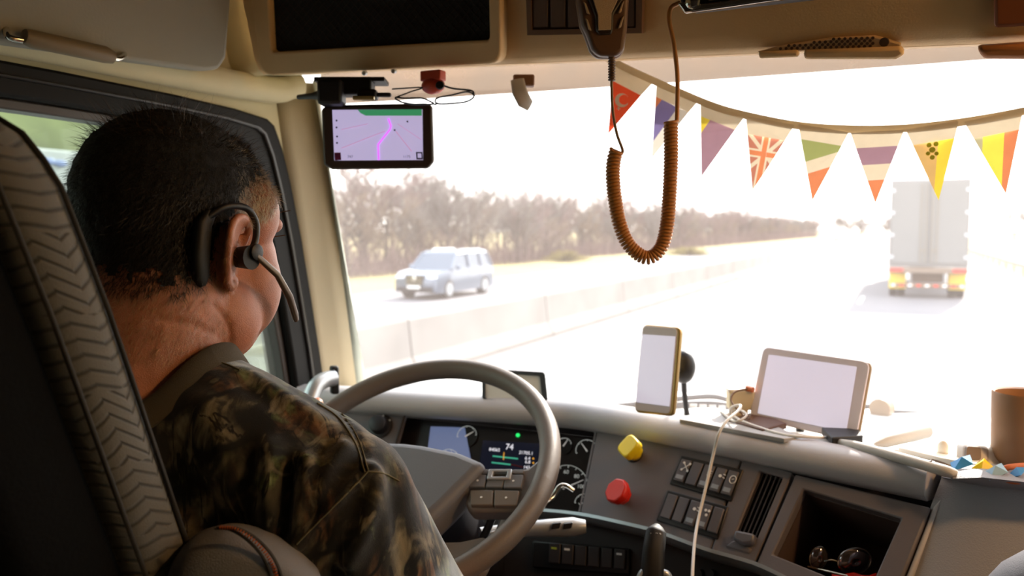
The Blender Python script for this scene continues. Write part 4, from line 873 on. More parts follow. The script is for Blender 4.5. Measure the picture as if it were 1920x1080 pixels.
# two-way radio microphone with its coiled cord
PM = Plane(at(1131, 40, 1.06), cR, (-.05, .06, -1))
mc = thing('radio_microphone', PM.hit(1140, 108), 'brown-black radio microphone with painted-in flare tint, hanging from the console', 'microphone')
MO = [(1085, -120), (1084, 0), (1091, 46), (1100, 64), (1110, 92), (1122, 105), (1158, 106), (1171, 94), (1177, 50), (1180, 0), (1182, -120)]
plate('body', PM, MO, -.026, .0, M['micb'], mc, bevel=.009, bseg=4)
plate('rim', PM, [(x + (2 if x > 1135 else -2), y + (2 if y > 60 else 0)) for x, y in MO], -.028, -.014, mat('mic_edge', '7b5e46', .4), mc, bevel=.005)
plate('grill_frame', PM, [(1094, -120), (1103, 2), (1115, 30), (1117, 58), (1123, 66), (1146, 65), (1149, 55), (1150, 28), (1168, 0), (1176, -120)], -.003, .003, mat('mic_dark', '2c1f17', .4), mc, bevel=.002)
plate('grill', PM, [(1104, -120), (1111, 0), (1120, 28), (1121, 58), (1145, 57), (1146, 26), (1158, 0), (1166, -120)], 0, .0045, M['grill'], mc, bevel=.001)
for k, (x, y) in enumerate(((1094, 4), (1097, 34), (1170, 2), (1170, 30))):
    s_ = 1 if x < 1131 else -1; plate('side_vent', PM, [(x, y), (x + s_ * 5, y + 4), (x + s_ * 12, y + 24), (x + s_ * 6, y + 22)], 0, .003, M['grill'], mc, bevel=.001)
sr = MB()
for k in range(9): sr.disc(PM.hit(1147, 108 + k * 5, -.012), (0, 0, -1), [(.0042, 0), (.0050, .001), (.0050, .002), (.0036, .0028)], 10)
sr.obj('strain_relief', M['micb'], mc)
P2 = lambda x, y: PM.hit(x, y, -.012)
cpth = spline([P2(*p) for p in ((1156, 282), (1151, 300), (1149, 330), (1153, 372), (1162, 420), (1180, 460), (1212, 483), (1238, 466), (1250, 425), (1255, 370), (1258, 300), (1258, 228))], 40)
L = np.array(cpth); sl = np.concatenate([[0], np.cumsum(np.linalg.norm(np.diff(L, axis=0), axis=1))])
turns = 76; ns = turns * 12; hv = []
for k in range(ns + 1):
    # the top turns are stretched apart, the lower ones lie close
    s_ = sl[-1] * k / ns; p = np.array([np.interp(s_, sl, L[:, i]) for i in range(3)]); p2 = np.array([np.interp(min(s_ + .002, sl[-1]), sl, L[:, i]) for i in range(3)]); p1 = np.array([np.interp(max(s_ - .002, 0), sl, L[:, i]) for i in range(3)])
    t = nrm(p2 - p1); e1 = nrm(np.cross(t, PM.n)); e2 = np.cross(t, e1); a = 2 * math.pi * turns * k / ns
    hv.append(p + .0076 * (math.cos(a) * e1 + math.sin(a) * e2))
cd = MB().tube(hv, .0025, 6).obj('coiled_cord', M['cord'], mc, smooth=70); cd['label'] = 'coiled cord with painted-in flare orange, hanging in a loop'
MB().tube(spline([P2(1147, 120), P2(1147, 175), P2(1150, 215), P2(1157, 252), P2(1167, 280), P2(1166, 288)], 6), .0020, 8).obj('lead', mat('lead_tan', '8a6a48', .5), cd, smooth=70)
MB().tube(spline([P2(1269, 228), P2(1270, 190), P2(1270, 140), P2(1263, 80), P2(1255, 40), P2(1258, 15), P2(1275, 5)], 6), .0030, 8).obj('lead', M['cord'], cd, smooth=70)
# radio set above
PR = Plane(at(1380, 10, 1.02), (1, .02, 0), (0, .15, -1))
rs = thing('radio_set', PR.hit(1380, 20), 'chrome-edged two-way radio under the console roof', 'radio')
plate('case', PR, [(1274, -90), (1274, 4), (1290, 20), (1480, -2), (1600, -16), (1600, -90)], -.05, -.004, M['dark'], rs, bevel=.003)
plate('chrome_edge', PR, [(1271, 6), (1286, 26), (1300, 24), (1452, 2), (1600, -18), (1600, -28), (1440, -8), (1300, 10), (1284, 4)], -.008, .006, M['chrome'], rs, bevel=.002)
MB().disc(PR.hit(1301, 4, .006), PR.n, [(.009, -.004), (.009, .008), (.006, .010)], 16).obj('knob', M['chrome'], rs, smooth=40)
for k in range(4): plate('button', PR, [(1330 + k * 36, 2 - k * 5), (1352 + k * 36, -1 - k * 5), (1352 + k * 36, -12 - k * 5), (1330 + k * 36, -9 - k * 5)], -.004, .008, M['micb'], rs, bevel=.001)

# string of flags -----------------------------------------------------
PF = Plane((-.2, 1.37, 2.7), (1, -.02, 0), (0, .10, -1))
bn = thing('flag_bunting', PF.hit(1500, 300), 'string of small national flags hanging across the windscreen', 'bunting')
CL = dict(cream='f0e2c8', red='ec5a38', white='faf4ea', purple='8f84bc', orange='ee9468', yellow='f4dc50', mauve='b08c9c', green='a9b070', tan='e0b878', grey='c8c2a0', ltyel='f0f060', rose='d08874')
CM = {k: cloth_mat('flag_' + k, v, .19) for k, v in CL.items()}
tapeT = [(1120, 92), (1150, 108), (1194, 130), (1271, 164), (1339, 192), (1399, 209), (1497, 228), (1600, 235), (1698, 233), (1800, 222), (1920, 201), (2060, 168), (2200, 125)]
T = spline([np.array(p, float) for p in tapeT], 6)
MB().loft([[PF.hit(x, y, .001 + .0), PF.hit(x, y + 15, .0012)] for x, y in T], False).obj('tape', CM['cream'], bn, solid=.0006)
def clip(poly, p, n_, keep=1):
    out = []
    for i in range(len(poly)):
        a, b = poly[i], poly[(i + 1) % len(poly)]; da = np.dot(a - p, n_) * keep; db = np.dot(b - p, n_) * keep
        if da >= 0: out.append(a)
        if (da >= 0) != (db >= 0): out.append(a + (b - a) * (da / (da - db)))
    return out
FL = [((1152, 120), (1222, 156), (1139, 252), .24, 'plain', ['red']),
      ((1230, 152), (1309, 190), (1221, 297), .20, 'vert', ['orange', 'purple', 'white'], (.33, .72)),
      ((1313, 186), (1397, 219), (1315, 331), .22, 'vert', ['yellow', 'mauve'], (.40,)),
      ((1399, 218), (1491, 234), (1411, 357), .24, 'plain', ['rose', 'orange', 'cream']),
      ((1497, 232), (1592, 248), (1523, 376), .20, 'diag', ['green', 'cream', 'orange'], (.42, .55)),
      ((1595, 249), (1696, 243), (1641, 381), .22, 'horiz', ['mauve', 'cream', 'orange'], (.46, .68)),
      ((1698, 243), (1798, 226), (1760, 376), .22, 'vert', ['tan', 'yellow'], (.62,)),
      ((1807, 228), (1918, 205), (1886, 363), .24, 'vert', ['grey', 'ltyel', 'orange'], (.33, .68))]
for tl, trr, tip, hd, kind, cols, *cuts in FL:
    tl, trr, tip = [np.array(p, float) for p in (tl, trr, tip)]; tri = [tl, trr, tip]
    ex = trr - tl; ey = tip - (tl + trr) / 2; nv = np.array([-ex[1], ex[0]]); nv = nv / np.linalg.norm(nv)
    hgt = np.dot(tip - tl, nv); pm = tl + nv * hgt * hd
    b = MB(); mats_ = [CM['cream']] + [CM[c] for c in cols]
    def add(poly, k):
        if len(poly) > 2: b.add([PF.hit(x, y, .0) + PF.n * (.004 * math.sin(x * .06) ) for x, y in poly], [list(range(len(poly)))], k)
    add(clip(tri, pm, nv, -1), 0); rest = clip(tri, pm, nv, 1)
    if cols[0] == 'rose':
        zones = [(rest, 1)]
        for a, b_, w_, k in (((1440, 240), (1420, 350), 4.5, 2), ((1400, 284), (1470, 296), 4.5, 2), ((1440, 240), (1420, 350), 8, 3), ((1400, 284), (1470, 296), 8, 3), ((1403, 246), (1462, 330), 3.5, 3), ((1482, 250), (1410, 310), 3.5, 3)):
            a = np.array(a, float); b_ = np.array(b_, float); n_ = nrm(np.array([-(b_ - a)[1], (b_ - a)[0]])); nz = []
            for poly, kk in zones:
                if kk != 1: nz.append((poly, kk)); continue
                nz += [(clip(clip(poly, a + n_ * w_, n_, -1), a - n_ * w_, n_, 1), k), (clip(poly, a + n_ * w_, n_, 1), 1), (clip(poly, a - n_ * w_, n_, -1), 1)]
            zones = [(p_, k_) for p_, k_ in nz if len(p_) > 2]
        for poly, kk in zones: add(poly, kk)
    elif kind == 'plain': add(rest, 1)
    else:
        if kind == 'vert': n_ = nrm(np.array([ex[0], ex[1]]) + np.array([0, .25 * np.linalg.norm(ex)])); o_ = tl; span = np.linalg.norm(ex)
        elif kind == 'horiz': n_ = nv; o_ = tl; span = hgt
        else: n_ = nrm(nv + .5 * ex / np.linalg.norm(ex)); o_ = tl; span = hgt * 1.25
        for k, cpos in enumerate(list(cuts[0]) + [None]):
            if cpos is None: add(rest, k + 1)
            else:
                p_ = o_ + n_ * span * cpos; add(clip(rest, p_, n_, -1), k + 1); rest = clip(rest, p_, n_, 1)
    fo = b.obj('flag', None, bn, mats=mats_)
    cen = (tl + trr) / 2 + nv * hgt * .5
    if cols == ['red']:
        c_ = np.array([1166, 188]); A_ = [np.array([math.cos(a), math.sin(a)]) for a in np.linspace(.5, 5.8, 20)]
        P_ = [c_ + 13 * a for a in A_] + [c_ + np.array([4, -1]) + 9.5 * np.array([math.cos(a), math.sin(a)]) for a in np.linspace(5.6, .7, 20)]
        MB().prism([PF.hit(*p, .005) for p in P_], PF.n, 0, .0005).obj('crescent', CM['white'], fo)
        MB().prism([PF.hit(1160 + (4 if k % 2 == 0 else 1.7) * math.sin(k * math.pi / 5), 203 + (4 if k % 2 == 0 else 1.7) * math.cos(k * math.pi / 5), .005) for k in range(10)], PF.n, 0, .0005).obj('star', CM['white'], fo)
    if cols == ['tan', 'yellow']:
        em = MB()
        for x, y, r_ in ((1742, 272, 4), (1755, 270, 4), (1748, 281, 5), (1740, 288, 3.5), (1756, 288, 3.5), (1748, 295, 4)): em.disc(PF.hit(x, y, .005), PF.n, [(r_ * 1.36 / FPX, 0), (r_ * 1.36 / FPX, .0005)], 10)
        em.obj('emblem', CM['ltyel'], fo)

# ================================================================== DRIVER'S SEAT
sm = bpy.data.materials.new('seat_fabric'); sm.use_nodes = True; n = sm.node_tree.nodes; l = sm.node_tree.links; b = n['Principled BSDF']; b.inputs['Roughness'].default_value = .85
b.inputs['Sheen Weight'].default_value = .3
tcn = n.new('ShaderNodeTexCoord'); sx = n.new('ShaderNodeSeparateXYZ'); l.new(tcn.outputs['Object'], sx.inputs[0])
def mth(op, a, b_=None):
    m_ = n.new('ShaderNodeMath'); m_.operation = op
    for i, v in enumerate((a, b_)):
        if v is None: continue
        if isinstance(v, (int, float)): m_.inputs[i].default_value = v
        else: l.new(v, m_.inputs[i])
    return m_.outputs[0]
zz = mth('ABSOLUTE', mth('SUBTRACT', mth('FRACT', mth('MULTIPLY', mth('ADD', sx.outputs['Y'], mth('MULTIPLY', sx.outputs['Z'], .38)), 26)), .5))
st = mth('FLOOR', mth('MULTIPLY', sx.outputs['Z'], 17)); zz2 = mth('MULTIPLY', zz, mth('ADD', mth('MULTIPLY', mth('FRACT', mth('MULTIPLY', st, .37)), 2.2), .4))
wv = mth('ABSOLUTE', mth('SUBTRACT', mth('FRACT', mth('ADD', mth('MULTIPLY', sx.outputs['Z'], 85), zz2)), .5))
gv = mth('MINIMUM', mth('MULTIPLY', wv, 5), 1.0)
wf = n.new('ShaderNodeTexNoise'); wf.inputs['Scale'].default_value = 900; l.new(tcn.outputs['Object'], wf.inputs['Vector'])
hsum = mth('ADD', gv, mth('MULTIPLY', wf.outputs[0], .35)); bp_ = n.new('ShaderNodeBump'); bp_.inputs['Strength'].default_value = .8; bp_.inputs['Distance'].default_value = .0016; l.new(hsum, bp_.inputs['Height']); l.new(bp_.outputs[0], b.inputs['Normal'])
cr_ = n.new('ShaderNodeValToRGB'); cr_.color_ramp.elements[0].color = lin('33322e'); cr_.color_ramp.elements[1].color = lin('62605a'); l.new(gv, cr_.inputs[0]); l.new(cr_.outputs[0], b.inputs['Base Color'])
M['seat'] = sm
seat = thing('driver_seat', (-.72, .55, 1.38), 'grey patterned driver seat with tall integrated headrest', 'seat')
def seat_sec(z, y0, y1, inset=0.0):
    yf = .512 - (z - 2.217) * .315; hw = float(np.interp(z, [1.7, 2.2, 2.45, 2.535, 2.566, 2.585, 2.597], [.235, .195, .187, .178, .16, .125, .07])) - inset
    return [(-.72 + a, yf - (y0 + y1) / 2 + b, z) for a, b in rrect(2 * hw, y1 - y0, min(.026, (y1 - y0) * .45), 4)]
zs = np.concatenate([np.linspace(1.70, 2.50, 14), [2.53, 2.55, 2.568, 2.582, 2.592, 2.597]])
MB().loft([seat_sec(z, 0, .062) for z in zs], True, True).obj('backrest_cushion', M['seat'], seat, smooth=60)
MB().loft([seat_sec(z - .012, .055, .15, .012) for z in zs], True, True).obj('back_shell', M['seatback'], seat, smooth=60)
for dy in (.004, .057):
    for s_ in (1,):
        MB().tube([(-.72 + s_ * (float(np.interp(z, [1.7, 2.2, 2.45, 2.535, 2.566, 2.585, 2.597], [.235, .195, .187, .178, .16, .125, .07])) - (.004 if dy < .02 else .0)), .512 - (z - 2.217) * .315 - dy - (.004 if dy < .02 else 0), z) for z in zs], .0022, 6).obj('piping', mat('piping_dark', '2a2826', .8), seat, smooth=60)
MB().loft([[(-.72 + a, y, z + b) for a, b in rrect(.46, .13, .05, 4)] for y, z in ((.50, 1.80), (.56, 1.82), (.9, 1.84), (1.0, 1.83), (1.03, 1.80))], True, True).obj('seat_cushion', M['seat'], seat, smooth=60)
MB().box((-.72, .72, 1.56), (.20, .24, .19)).obj('pedestal', M['seatback'], seat, bevel=.02)
# raised armrest beside the backrest
ar = thing('armrest', (-.49, .56, 2.1), 'grey fabric seat armrest with orange stitching beside the driver', 'armrest')
fab = mat('armrest_fabric', '77777a', .85, bump=.5, bscale=900)
AO = [(318, 1180), (322, 1080), (332, 1040), (362, 1006), (400, 991), (440, 986), (490, 996), (540, 1020), (578, 1052), (604, 1088), (612, 1180)]
PA = Plane(at(455, 1060, .70), nrm(np.array([.80, .60, 0])), (0, -.1, -1))
ctr = PA.uv(460, 1110)
ringsA = []
AOs = spline([np.array(p, float) for p in AO], 4)
for off, k in ((-.035, .70), (-.030, .86), (-.015, .97), (.0, 1.0), (.02, 1.0), (.035, .95), (.043, .84), (.046, .7)):
    ringsA.append([PA.p(*(ctr + (PA.uv(*p) - ctr) * k), off) for p in AOs])
MB().loft(ringsA, True, True).obj('cushion', fab, ar, smooth=70)
for k in range(26):
    t = k / 25; i = 12 + t * 0; 
stl = spline([np.array(p, float) for p in ((412, 989), (440, 991), (470, 1008), (496, 1034), (512, 1062), (522, 1095))], 12)
for k in range(0, len(stl) - 2, 2):
    a, b_ = stl[k], stl[k + 1]; MB().tube([PA.hit(*a, .047), PA.hit(*(a * .25 + b_ * .75), .047)], .0016, 5).obj('stitch', M['stitch'], ar)
for dx in (-10, 10): MB().tube([PA.hit(p[0] + dx, p[1] + abs(dx) * .1, .0455) for p in stl], .0013, 5).obj('seam', mat('seam_dark', '3a3836', .8), ar)

# ================================================================== DRIVER
HC = np.array([-.667, .6275, 2.520])              # centre of the skull
hp_ = math.radians(-6)                           # head bowed slightly forward
def hd(p):
    x, y, z = p; c, s_ = math.cos(hp_), math.sin(hp_); return HC + np.array([x, y * c - z * s_, y * s_ + z * c])
HR = np.array([[1, 0, 0], [0, math.cos(hp_), -math.sin(hp_)], [0, math.sin(hp_), math.cos(hp_)]])
drv = thing('person', (-.68, .70, 1.86), 'driver in a camouflage T-shirt with a black earpiece, seen from behind', 'person')
B = MB()
def el(c, r): B.ellipsoid(hd(c), r, HR, 28, 18)
el((0, -.012, .004), (.076, .098, .087)); el((0, .028, .0), (.074, .074, .074)); el((0, -.032, -.035), (.070, .068, .066))
el((0, .045, -.078), (.071, .066, .078)); el((0, .076, -.122), (.036, .030, .026)); el((0, .030, -.125), (.064, .058, .036)); el((0, .055, -.05), (.070, .050, .06))
for s_ in (-1, 1):
    el((s_ * .040, .055, -.075), (.036, .040, .055)); el((s_ * .030, .086, -.006), (.028, .016, .012)); el((s_ * .048, .045, .0), (.03, .036, .04)); el((s_ * .045, .02, -.105), (.034, .045, .045))
el((0, .108, -.045), (.013, .016, .016)); B.tube([hd((0, .092, -.005)), hd((0, .104, -.032)), hd((0, .112, -.048))], [.010, .011, .012], 10)
for s_ in (-1, 1): el((s_ * .012, .104, -.052), (.010, .011, .008))
el((0, .103, -.084), (.024, .012, .007)); el((0, .102, -.094), (.022, .012, .008))
# neck and trunk
B.tube([hd((0, -.02, -.02)), hd((0, -.030, -.09)), np.array([-.675, .575, 2.36]), np.array([-.677, .565, 2.28])], [.070, .077, .080, .095], 24)
el((0, -.075, -.115), (.055, .03, .03)); el((0, -.062, -.088), (.058, .035, .024))
def trunk(Bm, grow):
    g = grow
    for c, r in (((-.68, .60, 2.24), (.155, .105, .08)), ((-.68, .585, 2.15), (.185, .125, .15)), ((-.68, .60, 2.02), (.185, .14, .16)), ((-.68, .64, 1.90), (.18, .15, .12))):
        Bm.ellipsoid(c, [x + g for x in r], None, 28, 18)
    for s_ in (-1, 1): Bm.tube([(-.68 + s_ * .04, .585, 2.325), (-.68 + s_ * .11, .60, 2.295), (-.68 + s_ * .185, .63, 2.245)], [.062 + g, .06 + g, .064 + g], 18)
trunk(B, -.004)
sh = [np.array([-.68 + s_ * .195, .635, 2.232]) for s_ in (-1, 1)]
elb = [np.array([-.93, .83, 2.02]), np.array([-.435, .76, 1.975])]
grip_a = [math.radians(165), math.radians(-82)]
wr_p = []
for i in (0, 1):
    e = wr * math.cos(grip_a[i]) + wu * math.sin(grip_a[i]); hnd = WC + e * .225
    wrist = hnd + nrm(elb[i] - hnd) * .085 + wn * .02
    wr_p.append((hnd, wrist, e))
    B.tube([sh[i], (sh[i] + elb[i]) / 2, elb[i]], [.062, .052, .043], 18); B.ellipsoid(sh[i], (.066, .066, .066)); B.ellipsoid(elb[i], (.044, .044, .044))
    B.tube([elb[i], elb[i] * .6 + wrist * .4, wrist], [.043, .041, .028], 16)
    # palm behind the rim, fingers curling round it
    tang = np.cross(wn, e); pc_ = wrist * .45 + (hnd + wn * .028) * .55
    B.tube([wrist, pc_], [.028, .030], 14)
    for k, (o_, Lf) in enumerate(((-.030, .92), (-.010, 1.0), (.010, .97), (.030, .82))):
        b0 = pc_ + tang * o_; inw = 1 if np.dot(hnd - pc_, e) > 0 else -1
        P_ = [b0, hnd + tang * o_ + wn * .030, hnd + tang * o_ + e * .026 * inw + wn * .014, hnd + tang * o_ + e * .026 * inw - wn * .014, hnd + tang * o_ - wn * .028 * Lf]
        B.tube(spline(P_, 3), .0088, 10)
    B.tube(spline([pc_ + tang * .02, hnd + tang * .045 + wn * .026, hnd + tang * .055 - e * .024, hnd + tang * .05 - e * .024 - wn * .02], 3), .0098, 10)
# hips and legs
for s_ in (-1, 1):
    hip = np.array([-.70 + s_ * .10, .64, 1.93]); kn = np.array([-.70 + s_ * .16, 1.06, 1.90]); an = np.array([-.70 + s_ * .15, 1.22, 1.46])
    B.tube([hip, (hip + kn) / 2, kn], [.088, .078, .060], 16); B.tube([kn, kn * .6 + an * .4, an], [.060, .055, .040], 16)
    B.tube([an, an + [0, .06, -.05], an + [0, .17, -.06]], [.045, .042, .035], 12)
B.ellipsoid((-.70, .64, 1.92), (.19, .15, .10))
# ears
for s_ in (-1, 1):
    E_ = lambda y, z, o_: hd((s_ * (.0735 + o_ * 1.15), y * 1.0 - .003, z * .92 - .042))
    B.tube(spline([E_(.012, .000, .0), E_(.010, .022, .010), E_(-.004, .036, .016), E_(-.022, .030, .020), E_(-.028, .008, .021), E_(-.024, -.016, .017), E_(-.014, -.034, .010), E_(.0, -.040, .004)], 5), .0042, 10)
    B.tube([E_(-.004, -.036, .005), E_(.004, -.030, .0)], .0075, 12); B.ellipsoid(E_(-.008, -.002, .002), (.007, .017, .028), HR)
    for q_ in spline([E_(-.004, .036, .016), E_(-.022, .030, .020), E_(-.028, .008, .021), E_(-.024, -.016, .017), E_(-.014, -.034, .010)], 6): B.tube([q_, E_(-.006, -.004, .004)], [.003, .0035], 8)
    B.tube([E_(-.012, -.022, .009), E_(-.016, .0, .013), E_(-.008, .02, .010)], .0034, 8); B.tube([E_(.010, -.012, .004), E_(.010, .0, .004)], .005, 8)
Vb, Fb = remesh(B, .0032, 5, .5)
# fine skin: two creases at the side of the neck
Nb = vnormals(Vb, Fb)
bvb = BVHTree.FromPolygons([tuple(v) for v in Vb], Fb)
def castp(bvh, x, y):
    r = ray(x, y); h = bvh.ray_cast(Vector(CAM), Vector(nrm(r))); return None if h[0] is None else np.array(h[0])
def groove(V, N, bvh, pix, amp, sig):
    P_ = [castp(bvh, *p) for p in spline([np.array(p, float) for p in pix], 8)]; P_ = np.array([p for p in P_ if p is not None])
    if len(P_) < 2: return
    lo, hi = P_.min(0) - 4 * sig, P_.max(0) + 4 * sig; I = np.where(((V > lo) & (V < hi)).all(1))[0]
    if len(I) == 0: return
    d = np.linalg.norm(V[I][:, None] - P_[None], axis=2).min(1); V[I] += N[I] * (amp * np.exp(-(d / sig) ** 2))[:, None]
for pix in ([(402, 572), (420, 592), (430, 616), (432, 640)], [(300, 600), (350, 606), (400, 625)]): groove(Vb, Nb, bvb, pix, -.0022, .0028)
skin_o = obj('body', Vb, Fb, M['skin'], drv, smooth=180)

# hair ---------------------------------------------------------------
Hl = (Vb - HC) @ HR                                   # head coordinates
def hairline(y): return np.interp(y, [-.13, -.06, -.035, -.018, .0, .022, .03, .05, .065, .085], [-.085, -.088, -.078, -.060, -.005, .012, .020, .036, .044, .058])
inh = (Hl[:, 2] > hairline(Hl[:, 1]) + np.array([.006 * mnoise.noise(Vector(v * 60)) for v in Vb])) & (np.linalg.norm(Vb - HC, axis=1) < .15) & (Hl[:, 1] < .092) & ~((np.abs(Hl[:, 0]) > .0765) & (Hl[:, 2] < .012) & (Hl[:, 1] > -.048))
idx = np.where(inh)[0]; near = np.where(np.linalg.norm(Vb - HC, axis=1) < .2)[0]
inc = inh & (Hl[:, 2] > hairline(Hl[:, 1]) + .012 + np.array([.016 * mnoise.noise(Vector(v * 110)) + .008 * mnoise.noise(Vector(v * 300)) for v in Vb]))
fs = [f for f in Fb if inc[f].all()]
mp = {}; hvv = []; hff = []
for f in fs:
    q = []
    for i in f:
        if i not in mp: mp[i] = len(hvv); hvv.append(Vb[i] + Nb[i] * (.0015 + .0025 * abs(mnoise.noise(Vector(Vb[i] * 120))) + .004 * np.clip((Hl[i, 2] - .0) / .08, 0, 1)))
        q.append(mp[i])
    hff.append(q)
hair = obj('hair', hvv, hff, mat('hair_dark', '0a0604', .85, vary=.3, vscale=80, bump=.8, bscale=700), drv, smooth=180)
def strands(name, I, count, L0, L1, lift, m_, wid, parent):
    V_ = []; F_ = []; ch = RNG.choice(I, count)
    for i in ch:
        p = Vb[i] + RNG.normal(0, .0015, 3); nn = Nb[i]; h = Hl[i]
        d0 = np.array([.0, -.5, -.35]) if h[2] > .05 else np.array([0, -.35, -1.0])
        if h[1] > .02 and h[2] < .06: d0 = np.array([0, -.3, -1.0])
        if h[2] > .06 and h[1] > -.02: d0 = np.array([.5, .3, .2])
        d = HR @ d0; d = nrm(d - np.dot(d, nn) * nn + RNG.normal(0, .35, 3)); Ls = RNG.uniform(L0, L1); s_ = nrm(np.cross(d, nn)) * wid
        p0 = p; p1 = p + (d * .6 + nn * lift) * Ls * .55; p2 = p1 + (d * .9 + nn * lift * .35) * Ls * .5; k = len(V_)
        V_ += [p0 - s_, p0 + s_, p1 - s_ * .8, p1 + s_ * .8, p2]; F_ += [(k, k + 1, k + 3, k + 2), (k + 2, k + 3, k + 4)]
    o = obj(name, V_, F_, m_, parent); o['kind'] = 'stuff'; return o
hx = Hl
strands('hair_strands', idx, 16000, .010, .020, .55, mat('strand_dark', '140d09', .5), .00022, hair)
side = np.where((hx[:, 1] > .0) & (hx[:, 1] < .072) & (hx[:, 2] < .066) & (hx[:, 2] > -.015 + np.maximum(0, hx[:, 1] - .03) * .9) & (hx[:, 0] > .02) & (np.linalg.norm(Vb - HC, axis=1) < .13))[0]
strands('grey_strands', side, 6500, .007, .013, .22, mat('strand_grey', 'c4b49c', .4), .00022, hair)  # grey temple hair, its colour lightened to carry the window light
nape = np.where((np.linalg.norm(Vb - HC, axis=1) < .19) & (hx[:, 1] < .0) & (hx[:, 2] < -.03) & (hx[:, 2] > -.15) & ~inh & (hx[:, 0] > -.06))[0]
strands('nape_stubble', nape, 4200, .004, .010, .3, mat('strand_tan', '9a7450', .4), .00018, hair)
ed = np.where(inh & (hx[:, 2] > .055))[0]
strands('stray_strands', ed, 900, .018, .032, .9, mat('strand_brown', '4a3423', .4), .00018, hair)
lash = MB(); brow = MB()
for k in range(10): lash.tube([hd((.046 - .002 * k, .086 + .001 * k, -.020)), hd((.052 - .002 * k, .100 + .001 * k, -.016))], .0004, 4)
for k in range(40): brow.tube([hd((.058 - .0011 * k, .078 + .0006 * k, .006)), hd((.064 - .0011 * k, .092 + .0006 * k, .010))], .0005, 4)
lash.obj('eyelashes', mat('strand_brown', '4a3423'), drv)['kind'] = 'stuff'
brow.obj('eyebrow', mat('strand_brown', '4a3423'), drv)['kind'] = 'stuff'

# T-shirt --------------------------------------------------------------
cm = bpy.data.materials.new('camouflage'); cm.use_nodes = True; n = cm.node_tree.nodes; l = cm.node_tree.links; b = n['Principled BSDF']; b.inputs['Roughness'].default_value = .9; b.inputs['Sheen Weight'].default_value = .8; b.inputs['Sheen Roughness'].default_value = .35
tcn = n.new('ShaderNodeTexCoord')
def noise_(scale, det, stretch=(1, 1, 1), rot=(0, 0, 0), dist=0):
    mpn = n.new('ShaderNodeMapping'); mpn.inputs['Scale'].default_value = stretch; mpn.inputs['Rotation'].default_value = rot; t = n.new('ShaderNodeTexNoise'); t.inputs['Scale'].default_value = scale; t.inputs['Detail'].default_value = det; t.inputs['Distortion'].default_value = dist
    l.new(tcn.outputs['Object'], mpn.inputs[0]); l.new(mpn.outputs[0], t.inputs['Vector']); return t.outputs[0]
def ramp(fac, stops):
    r = n.new('ShaderNodeValToRGB'); l.new(fac, r.inputs[0]); e = r.color_ramp.elements
    while len(e) < len(stops): e.new(.5)
    for q, (p, c) in zip(e, stops): q.position = p; q.color = lin(c) if isinstance(c, str) else (c, c, c, 1)
    return r.outputs[0]
def mixc(f, a, b_):
    m_ = n.new('ShaderNodeMixRGB'); l.new(f, m_.inputs[0])
    for i, v in ((1, a), (2, b_)):
        if isinstance(v, str): m_.inputs[i].default_value = lin(v)
        else: l.new(v, m_.inputs[i])
    return m_.outputs[0]
base = ramp(noise_(17, 4, dist=1.0), [(.30, '0d0d0a'), (.44, '17160f'), (.55, '4a4434'), (.66, '857a60')])
base = mixc(ramp(noise_(14, 4, (1, 1, .5), (.4, .2, 0), .8), [(.52, 0.0), (.60, 1.0)]), base, ramp(noise_(60, 4, (1, 1, .3), (.5, .3, .2)), [(.35, '1a130d'), (.5, '5c3d28'), (.66, '8a6a4a')]))
base = mixc(ramp(noise_(13, 4, (.9, 1, 1), (1, .6, .3), 1.0), [(.56, 0.0), (.63, 1.0)]), base, ramp(noise_(70, 4, (.3, 1, 1), (.2, .6, .1)), [(.35, '161a0d'), (.5, '4c5630'), (.68, '8a9466')]))
base = mixc(ramp(noise_(5, 3, (1, 1, .55), (.3, .8, 1), 2.5), [(.46, 0.0), (.485, 1.0), (.515, 1.0), (.54, 0.0)]), base, '0d0b08')
base = mixc(ramp(noise_(13, 5, (1, 1, .25), (-.5, .3, 0), 2.0), [(.485, 0.0), (.495, 1.0), (.51, 1.0), (.52, 0.0)]), base, '140f0a')
base = mixc(ramp(noise_(55, 5, (1, 1, .3), (.7, .2, .4), 1.5), [(.46, 0.0), (.62, .85)]), base, '100d09')
base = mixc(ramp(noise_(90, 4, (1, .3, .25), (.3, .9, .2), .6), [(.58, 0.0), (.70, .6)]), base, 'a0947a')
l.new(base, b.inputs['Base Color'])
bw = noise_(1200, 2); bpn = n.new('ShaderNodeBump'); bpn.inputs['Strength'].default_value = .5; bpn.inputs['Distance'].default_value = .0008; l.new(bw, bpn.inputs['Height']); l.new(bpn.outputs[0], b.inputs['Normal'])
S = MB(); trunk(S, .012)
S.tube([(-.677, .572, 2.355), (-.678, .580, 2.30)], [.090, .125], 24)
for i in (0, 1):
    S.ellipsoid(sh[i], (.082, .080, .080)); d = elb[i] - sh[i]; S.tube([sh[i], sh[i] + d * .35, sh[i] + d * .86], [.080, .081, .083], 20)
Vs, Fs = remesh(S, .0045, 10, .6)
Ns = vnormals(Vs, Fs); bvs = BVHTree.FromPolygons([tuple(v) for v in Vs], Fs)
Vs = Vs + Ns * np.array([.006 * mnoise.noise(Vector((v[0] * 9, v[1] * 9, v[2] * 4))) + .0025 * mnoise.noise(Vector((v[0] * 30, v[1] * 30, v[2] * 12))) for v in Vs])[:, None]
